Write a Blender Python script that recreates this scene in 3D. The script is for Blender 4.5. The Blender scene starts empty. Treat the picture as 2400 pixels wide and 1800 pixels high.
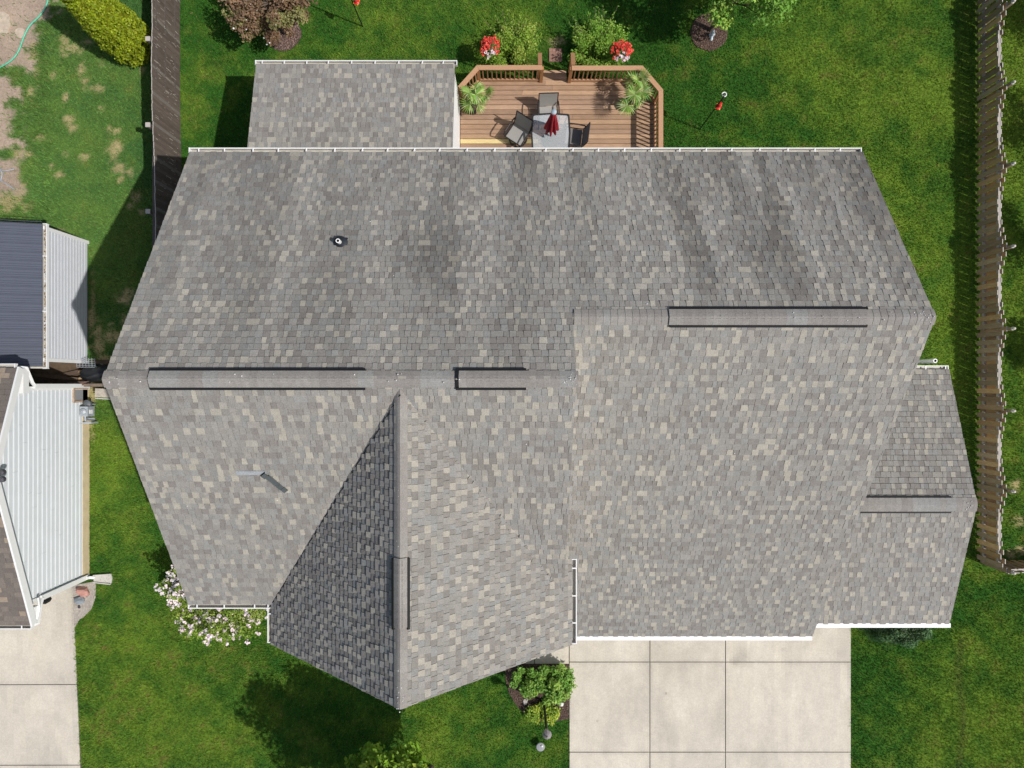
import bpy, math, random
import numpy as np
from mathutils import Vector, Matrix

random.seed(7)
RNG = np.random.default_rng(11)
SC = bpy.context.scene
COL = SC.collection

# ------------------------------------------------------------------ camera, sky, sun, exposure
H = 22.0                      # metres from the lens straight down to the ground
FPX = 1664.0                  # focal length expressed in pixels of a 2400 px wide picture
cam_d = bpy.data.cameras.new('camera')
cam = bpy.data.objects.new('camera', cam_d)
COL.objects.link(cam)
cam.location = (0, 0, H)
cam_d.sensor_fit = 'HORIZONTAL'
cam_d.sensor_width = 36.0
cam_d.lens = 36.0 * FPX / 2400.0
cam_d.clip_start = 0.1
cam_d.clip_end = 1000
SC.camera = cam

SUN = Vector((0.69, -0.28, 1.0)).normalized()
elev = math.asin(SUN.z)
azim = math.atan2(SUN.x, SUN.y)
world = bpy.data.worlds.new('World')
SC.world = world
world.use_nodes = True
wn = world.node_tree
wn.nodes.clear()
sky = wn.nodes.new('ShaderNodeTexSky')
sky.sky_type = 'NISHITA'
sky.sun_disc = False
sky.sun_elevation = elev
sky.sun_rotation = azim
sky.dust_density = 2.5
sky.ozone_density = 0.6
bg = wn.nodes.new('ShaderNodeBackground')
bg.inputs['Strength'].default_value = 0.10
wo = wn.nodes.new('ShaderNodeOutputWorld')
wn.links.new(sky.outputs[0], bg.inputs['Color'])
wn.links.new(bg.outputs[0], wo.inputs['Surface'])

sun_d = bpy.data.lights.new('sun', 'SUN')
sun_d.energy = 4.0
sun_d.angle = math.radians(0.53)
sun_d.color = (1.0, 0.965, 0.92)
sun_o = bpy.data.objects.new('sun', sun_d)
COL.objects.link(sun_o)
sun_o.location = SUN * 60
sun_o.rotation_euler = (-SUN).to_track_quat('-Z', 'Y').to_euler()

SC.view_settings.view_transform = 'Standard'
SC.view_settings.look = 'None'
SC.view_settings.exposure = 0.0
SC.view_settings.gamma = 1.0
SC.view_settings.use_curve_mapping = False

# ------------------------------------------------------------------ helpers
def P(px, py, z=0.0):
    """Point at height z seen at pixel (px, py) of the 2400x1800 picture (straight-down survey)."""
    d = (H - z) / FPX
    return Vector(((px - 1200) * d, (900 - py) * d, z))

def noise2(x, y, seed=0):
    r = np.random.default_rng(seed)
    T = r.random((257, 257))
    T[256, :] = T[0, :]; T[:, 256] = T[:, 0]
    xi = np.floor(x); yi = np.floor(y)
    fx = x - xi; fy = y - yi
    xi = xi.astype(int) % 256; yi = yi.astype(int) % 256
    fx = fx * fx * (3 - 2 * fx); fy = fy * fy * (3 - 2 * fy)
    a = T[xi, yi] * (1 - fx) + T[xi + 1, yi] * fx
    b = T[xi, yi + 1] * (1 - fx) + T[xi + 1, yi + 1] * fx
    return a * (1 - fy) + b * fy

def fbm(x, y, seed=0, octv=4):
    s = 0; a = 0.5; t = 0
    for k in range(octv):
        s = s + a * noise2(x * 2 ** k + 17.3 * k, y * 2 ** k + 5.1 * k, seed + k)
        t += a; a *= 0.5
    return s / t

def sstep(a, b, x):
    t = np.clip((x - a) / (b - a), 0, 1)
    return t * t * (3 - 2 * t)

MATS = {}
def mat(name, col=(.5, .5, .5), rough=0.8, var=0.12, scale=6.0, stretch=(1, 1, 1), bump=0.0, bscale=None,
        attr=False, metallic=0.0, spec=0.3, var2=0.0, scale2=0.6, translucent=0.0, fine=0.0, fscale=90.0, alpha=None):
    if name in MATS:
        return MATS[name]
    m = bpy.data.materials.new(name)
    m.use_nodes = True
    nt = m.node_tree
    b = nt.nodes['Principled BSDF']
    out = nt.nodes['Material Output']
    b.inputs['Roughness'].default_value = rough
    b.inputs['Metallic'].default_value = metallic
    b.inputs['Specular IOR Level'].default_value = spec
    geo = nt.nodes.new('ShaderNodeNewGeometry')
    if attr:
        c = nt.nodes.new('ShaderNodeAttribute'); c.attribute_name = 'Col'
        cs = c.outputs['Color']
    else:
        c = nt.nodes.new('ShaderNodeRGB'); c.outputs[0].default_value = (*col, 1)
        cs = c.outputs[0]
    def layer(cs, sc, st, v, det=4.0):
        mp = nt.nodes.new('ShaderNodeMapping'); mp.inputs['Scale'].default_value = st
        nt.links.new(geo.outputs['Position'], mp.inputs['Vector'])
        n = nt.nodes.new('ShaderNodeTexNoise'); n.inputs['Scale'].default_value = sc
        n.inputs['Detail'].default_value = det; n.inputs['Roughness'].default_value = 0.65
        nt.links.new(mp.outputs[0], n.inputs['Vector'])
        mr = nt.nodes.new('ShaderNodeMapRange')
        mr.inputs['From Min'].default_value = 0.25; mr.inputs['From Max'].default_value = 0.75
        mr.inputs['To Min'].default_value = 1 - v; mr.inputs['To Max'].default_value = 1 + v
        nt.links.new(n.outputs['Fac'], mr.inputs['Value'])
        mx = nt.nodes.new('ShaderNodeVectorMath'); mx.operation = 'SCALE'
        nt.links.new(cs, mx.inputs[0]); nt.links.new(mr.outputs[0], mx.inputs['Scale'])
        return mx.outputs[0], n
    n1 = None
    if var > 0:
        cs, n1 = layer(cs, scale, stretch, var)
    if var2 > 0:
        cs, _ = layer(cs, scale2, (1, 1, 1), var2, 3.0)
    if fine > 0:
        cs, _ = layer(cs, fscale, (1, 1, 1), fine, 1.0)
    nt.links.new(cs, b.inputs['Base Color'])
    if bump > 0:
        mp = nt.nodes.new('ShaderNodeMapping'); mp.inputs['Scale'].default_value = stretch
        nt.links.new(geo.outputs['Position'], mp.inputs['Vector'])
        n = nt.nodes.new('ShaderNodeTexNoise'); n.inputs['Scale'].default_value = bscale or scale * 3
        n.inputs['Detail'].default_value = 4
        nt.links.new(mp.outputs[0], n.inputs['Vector'])
        bp = nt.nodes.new('ShaderNodeBump'); bp.inputs['Strength'].default_value = bump
        bp.inputs['Distance'].default_value = 0.02
        nt.links.new(n.outputs['Fac'], bp.inputs['Height'])
        nt.links.new(bp.outputs[0], b.inputs['Normal'])
    if translucent > 0:
        tr = nt.nodes.new('ShaderNodeBsdfTranslucent')
        nt.links.new(cs, tr.inputs['Color'])
        ms = nt.nodes.new('ShaderNodeMixShader'); ms.inputs[0].default_value = translucent
        nt.links.new(b.outputs[0], ms.inputs[1]); nt.links.new(tr.outputs[0], ms.inputs[2])
        nt.links.new(ms.outputs[0], out.inputs['Surface'])
    if alpha is not None:
        b.inputs['Alpha'].default_value = alpha
    MATS[name] = m
    return m

ORG = {}
def thing(name, label, cat, loc=(0, 0, 0), rot=0.0, group=None):
    o = bpy.data.objects.new(name, None)
    o.empty_display_size = 0.2
    COL.objects.link(o)
    o.location = loc; o.rotation_euler = (0, 0, rot)
    o['label'] = label; o['category'] = cat
    if group: o['group'] = group
    ORG[o.name] = Vector(loc)
    return o

def tag(o, label=None, cat=None, group=None, kind=None):
    if label: o['label'] = label
    if cat: o['category'] = cat
    if group: o['group'] = group
    if kind: o['kind'] = kind
    return o

def link_mesh(name, me, parent=None):
    o = bpy.data.objects.new(name, me)
    COL.objects.link(o)
    if parent is not None:
        o.parent = parent
        if parent.name in ORG: ORG[o.name] = ORG[parent.name]
    return o

class MB:
    def __init__(s):
        s.v = []; s.f = []; s.c = []; s.m = []
    def face(s, idx, col=None, mi=0):
        s.f.append(tuple(idx)); s.c.append(col); s.m.append(mi)
    def poly(s, pts, col=None, mi=0):
        n = len(s.v); s.v += [tuple(p) for p in pts]
        s.face(range(n, n + len(pts)), col, mi)
    def obox(s, c, sx, sy, sz, ax=None, ay=None, az=None, col=None, mi=0, top=None):
        c = Vector(c); ax = Vector(ax or (1, 0, 0)); ay = Vector(ay or (0, 1, 0)); az = Vector(az or (0, 0, 1))
        n = len(s.v)
        for dz in (-.5, .5):
            for dx, dy in ((-.5, -.5), (.5, -.5), (.5, .5), (-.5, .5)):
                s.v.append(tuple(c + ax * dx * sx + ay * dy * sy + az * dz * sz))
        s.face((n + 3, n + 2, n + 1, n), col, mi)
        s.face((n + 4, n + 5, n + 6, n + 7), col, mi if top is None else top)
        for a in range(4):
            b = (a + 1) % 4
            s.face((n + a, n + b, n + 4 + b, n + 4 + a), col, mi)
    def box(s, x0, x1, y0, y1, z0, z1, col=None, mi=0, top=None):
        s.obox(((x0 + x1) / 2, (y0 + y1) / 2, (z0 + z1) / 2), x1 - x0, y1 - y0, z1 - z0, col=col, mi=mi, top=top)
    def beam(s, a, b, w, h, up=(0, 0, 1), col=None, mi=0, top=None):
        a = Vector(a); b = Vector(b); d = (b - a); L = d.length; d.normalize()
        up = Vector(up); side = up.cross(d)
        if side.length < 1e-4: side = Vector((1, 0, 0)).cross(d)
        side.normalize(); u = d.cross(side)
        s.obox((a + b) / 2, L, w, h, d, side, u, col, mi, top)
    def tube(s, path, r, n=8, col=None, mi=0, cap=True, r2=None):
        path = [Vector(p) for p in path]; rings = []
        N = len(path); ref = None
        for i, p in enumerate(path):
            d = (path[min(i + 1, N - 1)] - path[max(i - 1, 0)]).normalized()
            if ref is None:
                ref = Vector((0, 0, 1)) if abs(d.z) < .9 else Vector((1, 0, 0))
            x = d.cross(ref).normalized(); y = x.cross(d).normalized()
            ref = y
            rr = r if r2 is None else r + (r2 - r) * i / (N - 1)
            k = len(s.v)
            for q in range(n):
                t = 2 * math.pi * (q + .5) / n
                s.v.append(tuple(p + x * math.cos(t) * rr + y * math.sin(t) * rr))
            rings.append(k)
        for a, b in zip(rings, rings[1:]):
            for q in range(n):
                w = (q + 1) % n
                s.face((a + q, a + w, b + w, b + q), col, mi)
        if cap:
            s.face([rings[0] + q for q in reversed(range(n))], col, mi)
            s.face([rings[-1] + q for q in range(n)], col, mi)
    def lathe(s, c, prof, n=16, col=None, mi=0, jit=0.0):
        c = Vector(c); rings = []
        for r, z in prof:
            k = len(s.v)
            for q in range(n):
                t = 2 * math.pi * q / n
                rr = r * (1 + random.uniform(-jit, jit))
                s.v.append((c.x + rr * math.cos(t), c.y + rr * math.sin(t), c.z + z))
            rings.append(k)
        for a, b in zip(rings, rings[1:]):
            for q in range(n):
                w = (q + 1) % n
                s.face((a + q, a + w, b + w, b + q), col, mi)
        s.face([rings[0] + q for q in reversed(range(n))], col, mi)
        s.face([rings[-1] + q for q in range(n)], col, mi)
    def prism(s, pts, z0, z1, col=None, mi=0, top=None):
        n = len(s.v); m = len(pts)
        for z in (z0, z1):
            for p in pts: s.v.append((p[0], p[1], z))
        s.face([n + i for i in reversed(range(m))], col, mi)
        s.face([n + m + i for i in range(m)], col, mi if top is None else top)
        for i in range(m):
            j = (i + 1) % m
            s.face((n + i, n + j, n + m + j, n + m + i), col, mi)
    def loft(s, A, B, col=None, mi=0):
        """closed solid between two matching polygons"""
        n = len(s.v); m = len(A)
        s.v += [tuple(p) for p in A] + [tuple(p) for p in B]
        s.face([n + i for i in reversed(range(m))], col, mi)
        s.face([n + m + i for i in range(m)], col, mi)
        for i in range(m):
            j = (i + 1) % m
            s.face((n + i, n + j, n + m + j, n + m + i), col, mi)
    def build(s, name, mats, parent=None, smooth=False, local=False):
        if not isinstance(mats, (list, tuple)): mats = [mats]
        me = bpy.data.meshes.new(name)
        o0 = Vector((0, 0, 0))
        if parent is not None and not local: o0 = ORG.get(parent.name, o0)
        me.from_pydata([(x - o0.x, y - o0.y, z - o0.z) for x, y, z in s.v], [], s.f)
        for m in mats: me.materials.append(m)
        if len(mats) > 1: me.polygons.foreach_set('material_index', s.m)
        if any(c is not None for c in s.c):
            at = me.attributes.new('Col', 'FLOAT_COLOR', 'FACE')
            arr = np.array([(*(c or (.5, .5, .5)), 1) for c in s.c], dtype=np.float32)
            at.data.foreach_set('color', arr.ravel())
        if smooth: me.polygons.foreach_set('use_smooth', [True] * len(me.polygons))
        me.update()
        return link_mesh(name, me, parent)

def np_mesh(name, V, F, cols, m, parent=None, local=False, smooth=False):
    """V (n,3), F (k,q) equal sized faces, cols (k,3) per face"""
    V = np.asarray(V, dtype=np.float32).copy()
    if parent is not None and not local:
        o0 = ORG.get(parent.name, Vector((0, 0, 0))); V -= np.array(o0, dtype=np.float32)
    F = np.asarray(F, dtype=np.int32); k, q = F.shape
    me = bpy.data.meshes.new(name)
    me.vertices.add(len(V)); me.vertices.foreach_set('co', V.ravel())
    me.loops.add(k * q); me.loops.foreach_set('vertex_index', F.ravel())
    me.polygons.add(k)
    me.polygons.foreach_set('loop_start', np.arange(0, k * q, q, dtype=np.int32))
    me.polygons.foreach_set('loop_total', np.full(k, q, dtype=np.int32))
    me.materials.append(m)
    if cols is not None:
        at = me.attributes.new('Col', 'FLOAT_COLOR', 'FACE')
        c4 = np.ones((k, 4), dtype=np.float32); c4[:, :3] = cols
        at.data.foreach_set('color', c4.ravel())
    me.update(calc_edges=True)
    if smooth: me.polygons.foreach_set('use_smooth', [True] * k)
    return link_mesh(name, me, parent)

def leaves(name, C, size, cols, m, parent, up=0.6, aspect=0.55, outward=None, seed=0, curl=0.0):
    """one rhombic leaf per centre; C (n,3), size scalar or (n,), cols (n,3)"""
    r = np.random.default_rng(seed)
    n = len(C)
    nrm = r.normal(size=(n, 3)); nrm /= np.linalg.norm(nrm, axis=1, keepdims=True)
    nrm = nrm * (1 - up) + np.array([0, 0, 1.0]) * up
    if outward is not None: nrm = nrm + outward
    nrm /= np.linalg.norm(nrm, axis=1, keepdims=True)
    a = np.cross(nrm, r.normal(size=(n, 3))); a /= np.linalg.norm(a, axis=1, keepdims=True)
    b = np.cross(nrm, a)
    sz = (np.ones(n) * size * r.uniform(.7, 1.3, n))[:, None]
    V = np.empty((n, 4, 3))
    V[:, 0] = C - a * sz; V[:, 1] = C + b * sz * aspect - nrm * sz * curl
    V[:, 2] = C + a * sz - nrm * sz * curl; V[:, 3] = C - b * sz * aspect + nrm * sz * curl * .3
    F = np.arange(4 * n).reshape(n, 4)
    return np_mesh(name, V.reshape(-1, 3), F, cols, m, parent)

def vary(base, n, amt=0.2, seed=0, alt=None, pr=0.3):
    r = np.random.default_rng(seed)
    c = np.tile(np.array(base), (n, 1))
    if alt is not None:
        k = r.random(n) < pr
        c[k] = np.array(alt)
    return c * r.uniform(1 - amt, 1 + amt, (n, 1)) * r.uniform(.93, 1.07, (n, 3))

# ------------------------------------------------------------------ materials
M_shingle = mat('asphalt_shingle', attr=True, rough=.95, var=.10, scale=9, fine=.22, fscale=55, spec=.1)
M_deckroof = mat('roof_underlay', (.12, .115, .11), rough=.95)
M_white = mat('white_painted_metal', (.74, .74, .73), rough=.45, var=.03)
M_cream = mat('gutter_inside', (.47, .45, .40), rough=.6, var=.15, scale=5)
M_siding = mat('pale_vinyl_siding', (.61, .64, .66), rough=.5, var=.04, scale=3)
M_shedside = mat('shed_vinyl_siding', (.55, .57, .60), rough=.5, var=.04, scale=3)
M_wallw = mat('white_siding', (.82, .82, .81), rough=.5, var=.03)
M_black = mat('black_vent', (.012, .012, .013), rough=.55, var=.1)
M_rubber = mat('dark_rubber', (.02, .024, .032), rough=.5, var=.1)
M_pvc = mat('white_pvc', (.78, .78, .76), rough=.35, var=.03)
M_conc = mat('driveway_concrete', attr=True, rough=.9, var=.07, scale=2.4, stretch=(1, .5, 1), var2=.06, scale2=.7, fine=.10, fscale=28, bump=.1, bscale=60)
M_plain = mat('cast_concrete', (.48, .46, .42), rough=.9, var=.12, scale=6)
M_joint = mat('joint_soil', (.12, .105, .09), rough=1, var=.2)  # dark soil colour seen in the slab joints
M_found = mat('tan_foundation', (.55, .45, .28), rough=.9, var=.15, scale=4)
M_metalroof = mat('blue_grey_metal_roof', (.085, .095, .125), rough=.42, var=.06, scale=3, spec=.5)
M_stock = mat('weathered_fence_board', attr=True, rough=.9, var=.28, scale=7, stretch=(6, 6, .6), fine=.15, fscale=40)
M_stockend = mat('fence_end_grain', (.42, .39, .35), rough=.9)
M_picket = mat('cedar_picket', attr=True, rough=.85, var=.25, scale=8, stretch=(5, 5, .6), fine=.12, fscale=45)
M_picketend = mat('picket_end_grain', (.54, .50, .45), rough=.9)
M_rail = mat('grey_fence_rail', (.36, .33, .30), rough=.9, var=.15)
M_deck = mat('stained_deck_wood', attr=True, rough=.75, var=.22, scale=9, stretch=(.5, 5, 5), var2=.12, scale2=1.3, fine=.10, fscale=50)
M_post = mat('stained_post_wood', attr=True, rough=.75, var=.15, scale=9, stretch=(3, 3, .8))
M_leaf = mat('leaf', attr=True, rough=.55, var=0, translucent=.28, spec=.25)
M_petal = mat('petal', attr=True, rough=.6, var=0, translucent=.2, spec=.2)
M_grass = mat('grass_blade', attr=True, rough=.7, var=.10, scale=1.2, translucent=.22, spec=.12)
M_ground = mat('lawn_soil', attr=True, rough=1, var=.16, scale=9, fine=.25, fscale=38, spec=.05)
M_far = mat('far_grass', (.06, .12, .024), rough=1, var=.3, scale=.3)
M_mulch = mat('bark_mulch', (.075, .05, .04), rough=1, var=.4, scale=22, bump=.6, bscale=45)
M_chip = mat('bark_chips', attr=True, rough=1, var=.1)
M_gravel = mat('pale_gravel', (.40, .36, .31), rough=1, var=.3, scale=26, bump=.5, bscale=50)
M_rock = mat('rock', attr=True, rough=.85, var=.25, scale=9, bump=.5, bscale=12)
M_brick = mat('paver_brick', attr=True, rough=.9, var=.15, scale=14)
M_bark = mat('tree_bark', (.13, .10, .075), rough=.95, var=.3, scale=12)
M_iron = mat('black_iron', (.012, .012, .013), rough=.4, var=0)
M_sling = mat('grey_sling_mesh', (.30, .29, .27), rough=.85, var=.08, scale=60)
M_slingd = mat('dark_sling_mesh', (.17, .165, .16), rough=.85, var=.08, scale=60)
M_frame = mat('dark_bronze_frame', (.035, .033, .033), rough=.4, var=.05, metallic=.3)
M_umb = mat('red_canvas', (.33, .018, .03), rough=.8, var=.15, scale=6)
M_cap = mat('pale_blue_cap', (.35, .42, .48), rough=.5, var=.05)
M_tarp = mat('black_tarp', (.012, .013, .015), rough=.35, var=.2, scale=4, spec=.5)
M_hose = mat('green_hose', (.10, .50, .33), rough=.4, var=.05)
M_galv = mat('galvanised_grey', (.36, .39, .42), rough=.5, var=.15, metallic=.2)
M_timber = mat('old_timber', attr=True, rough=.95, var=.3, scale=7)
M_redpl = mat('red_plastic', (.55, .02, .015), rough=.35, var=.03)
M_statue = mat('pale_blue_stone', (.58, .66, .72), rough=.7, var=.1)
M_lampglass = mat('smoky_lamp_glass', (.42, .40, .40), rough=.25, var=.15, scale=14, spec=.5)
M_plate = mat('grey_plastic', (.27, .275, .285), rough=.5, var=.06)

gl = bpy.data.materials.new('frosted_table_glass'); gl.use_nodes = True
_b = gl.node_tree.nodes['Principled BSDF']
_b.inputs['Base Color'].default_value = (.66, .70, .72, 1); _b.inputs['Roughness'].default_value = .22
_b.inputs['Alpha'].default_value = .34; _b.inputs['Specular IOR Level'].default_value = .6

# ------------------------------------------------------------------ SETTING: ground sheets
def in_poly(x, y, poly):
    inside = np.zeros(x.shape, bool); n = len(poly)
    for i in range(n):
        x1, y1 = poly[i]; x2, y2 = poly[(i + 1) % n]
        cond = ((y1 > y) != (y2 > y)) & (x < (x2 - x1) * (y - y1) / (y2 - y1 + 1e-12) + x1)
        inside ^= cond
    return inside

def G(px, py): p = P(px, py); return (p.x, p.y)

ISLAND = [G(*q) for q in ((1183, 1556), (1334, 1556), (1333, 1684), (1300, 1690), (1262, 1692), (1236, 1680), (1212, 1655), (1194, 1626), (1185, 1594))]
CIRC = [(P(1662, 76).x, P(1662, 76).y, .58), (P(664, 78).x, P(664, 78).y, .56)]
GRAVEL = [G(*q) for q in ((168, 1372), (225, 1362), (224, 1400), (214, 1428), (196, 1446), (186, 1452), (176, 1470), (170, 1470))]
DRIVE_X = (P(1334, 0).x, P(1523, 0).x, P(1700, 0).x, P(1994, 0).x)
DRIVE_Y = (-6.0, P(0, 1551).y, P(0, 1762).y, -14.2)
NB_DRIVE = [(-20.0, -5.8), (P(170, 0).x, -5.8), (P(172, 1500).x, P(0, 1500).y), (P(181, 1605).x, P(0, 1605).y), (P(190, 1800).x, P(0, 1800).y), (P(194, 1860).x, -13.6), (-20, -13.6)]
FOOT = [(-7.25, 7.9, -4.9, 5.1), (1.2, 7.9, -6.3, 0), (7.8, 11.6, -6.2, .15), (-5.3, 1.1, -5.9, 0), (-6.8, -1.6, 5, 8.7)]
DECKP = [(-1.55, 5.0), (-1.55, 8.55), (-1.0, 9.15), (3.65, 9.15), (4.25, 8.45), (4.25, 5.0)]
BARE = [(166, 114, 24, 14), (150, 98, 12, 16), (73, 101, 14, 12), (70, 136, 22, 12), (202, 187, 16, 7), (223, 206, 22, 11), (234, 149, 10, 9), (190, 160, 9, 14),
        (125, 177, 8, 8), (155, 228, 7, 9), (174, 300, 11, 9), (160, 280, 9, 8), (267, 354, 14, 22), (278, 395, 17, 11), (302, 402, 9, 10), (195, 368, 11, 9),
        (155, 362, 7, 6), (47, 446, 13, 18), (95, 325, 14, 8), (205, 98, 16, 6), (60, 362, 22, 10), (118, 390, 7, 6), (75, 215, 8, 16), (82, 165, 9, 10),
        (270, 305, 9, 8), (255, 300, 7, 5), (238, 255, 5, 8), (318, 462, 8, 12), (334, 498, 9, 8), (305, 480, 8, 7), (140, 410, 12, 6), (280, 422, 8, 6), (335, 162, 6, 10),
        (20, 470, 40, 26), (25, 410, 22, 16), (296, 694, 18, 20), (290, 752, 10, 14), (262, 785, 22, 22), (232, 800, 16, 40), (240, 850, 26, 22), (218, 700, 6, 50),
        (216, 740, 10, 30), (140, 545, 14, 10), (216, 925, 14, 26), (210, 990, 8, 40), (240, 900, 26, 8),
        (2380, 1135, 10, 14), (2388, 1225, 12, 12), (2392, 1290, 9, 12), (2370, 1300, 10, 8), (1308, 98, 14, 9), (1290, 92, 5, 6), (1500, 0, 0.1, .1)]
def bare_mask(x, y):
    px = x * FPX / H + 1200; py = 900 - y * FPX / H
    n = fbm(px / 11, py / 11, 31, 4)
    n2 = fbm(px / 30, py / 30, 41, 3)
    m = np.zeros_like(px)
    for (cx, cy, rx, ry) in BARE:
        d = np.sqrt(((px - cx) / rx) ** 2 + ((py - cy) / ry) ** 2)
        m = np.maximum(m, sstep(1.5, .3, d + (n - .5) * 2.4))
    edge = np.where(py < 60, 130 - py * .6, np.where(py < 130, 94 - (py - 60) * .35, 66 - (py - 130) * .06))
    edge = edge + (n2 - .5) * 60 + (n - .5) * 40
    dirt = sstep(12, -8, px - edge) * sstep(470, 440, py + (n - .5) * 40)
    for (cx, cy, rx, ry) in ((42, 178, 28, 26), (34, 245, 20, 16), (46, 298, 28, 36), (15, 362, 22, 14), (10, 165, 14, 14)):
        d = np.sqrt(((px - cx) / rx) ** 2 + ((py - cy) / ry) ** 2)
        dirt = dirt * (1 - sstep(1.2, .6, d + (n - .5) * 1.2))
    return m, dirt

def lawn_color(x, y):
    px = x * FPX / H + 1200; py = 900 - y * FPX / H
    a = fbm(x * .45 + 3, y * .45, 51, 4); b = fbm(x * 2.2, y * 2.2, 61, 4); c = fbm(x * 9, y * 9, 71, 3)
    w = np.clip((a - .5) * 1.6 + (b - .5) * 1.1 + (c - .5) * .8 + .42, 0, 1)
    # broad zones that the yard really has: lush behind the deck, yellower lawn to the east, greyish-green to the west
    east = sstep(5, 11, x) * sstep(-7, -2, y)
    fr = sstep(-5, -8, y) * sstep(-5, -11, x)
    fe = sstep(-7, -8, y) * sstep(13.3, 15.5, x)
    west = sstep(-10.2, -10.6, x) * sstep(-2, 1, y)
    w = np.clip(w + .22 * east + .28 * fr + .35 * fe - .12 * sstep(3, 6, y) * (1 - east) * (1 - west), 0, 1)
    stripe = .5 + .5 * np.sin((x * .75 + y) * 2 * np.pi / 1.15)
    w = np.clip(w + (stripe - .5) * .18 + (b - .5) * .15, 0, 1)
    dk = np.array([.050, .155, .022]); lt = np.array([.188, .302, .036])
    col = dk * (1 - w)[:, None] + lt * w[:, None]
    cool = np.array([.110, .235, .075])
    col = col * (1 - .55 * west)[:, None] + cool * (.55 * west)[:, None]
    yel = sstep(.56 - .05 * fr, .80, b) * sstep(.45, .7, fbm(x * 14, y * 14, 81, 2)) * (.35 + .6 * fr + .5 * fe + .25 * east)
    col = col * (1 - yel)[:, None] + np.array([.24, .21, .06]) * yel[:, None]
    # wheel-worn line on the front east lawn
    ln = np.exp(-((px - 2252 + 6 * np.sin(py / 40)) / 8) ** 2) * sstep(1470, 1510, py) * (.3 + .9 * c)
    col = col * (1 - .5 * ln)[:, None] + np.array([.12, .10, .045]) * (.5 * ln)[:, None]
    return col

# fine lawn sheet over the surveyed lots, coarse land beyond
NX, NY = 380, 290
xs = np.linspace(-19, 19, NX); ys = np.linspace(-14.5, 14.5, NY)
XX, YY = np.meshgrid(xs, ys, indexing='ij')
fx, fy = XX.ravel(), YY.ravel()
bm_, dm_ = bare_mask(fx, fy)
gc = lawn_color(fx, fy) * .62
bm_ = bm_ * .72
gc = gc * (1 - bm_)[:, None] + (np.array([.40, .31, .17]) * (.8 + .4 * fbm(fx * 5, fy * 5, 5, 3))[:, None]) * bm_[:, None]
gc = gc * (1 - dm_)[:, None] + (np.array([.36, .28, .215]) * (.72 + .5 * fbm(fx * 1.3, fy * 1.3, 9, 4))[:, None]) * dm_[:, None]
gz = (fbm(fx * .6, fy * .6, 3, 3) - .5) * .02
me = bpy.data.meshes.new('lawn')
ii = np.arange(NX * NY).reshape(NX, NY)
quads = np.stack([ii[:-1, :-1], ii[1:, :-1], ii[1:, 1:], ii[:-1, 1:]], -1).reshape(-1, 4).astype(np.int32)
me.vertices.add(NX * NY); me.vertices.foreach_set('co', np.stack([fx, fy, gz - .012], 1).astype(np.float32).ravel())
me.loops.add(quads.size); me.loops.foreach_set('vertex_index', quads.ravel())
me.polygons.add(len(quads)); me.polygons.foreach_set('loop_start', np.arange(0, quads.size, 4, dtype=np.int32))
me.polygons.foreach_set('loop_total', np.full(len(quads), 4, dtype=np.int32))
at = me.attributes.new('Col', 'FLOAT_COLOR', 'POINT')
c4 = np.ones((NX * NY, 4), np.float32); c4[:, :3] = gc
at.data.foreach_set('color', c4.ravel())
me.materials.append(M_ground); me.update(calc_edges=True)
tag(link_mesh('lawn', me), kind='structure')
b = MB()
for (x0, x1, y0, y1) in ((-400, -19, -400, 400), (19, 400, -400, 400), (-19, 19, 14.5, 400), (-19, 19, -400, -14.5)):
    b.poly([(x0, y0, -.03), (x1, y0, -.03), (x1, y1, -.03), (x0, y1, -.03)])
tag(b.build('land', M_far), kind='structure')

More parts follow.
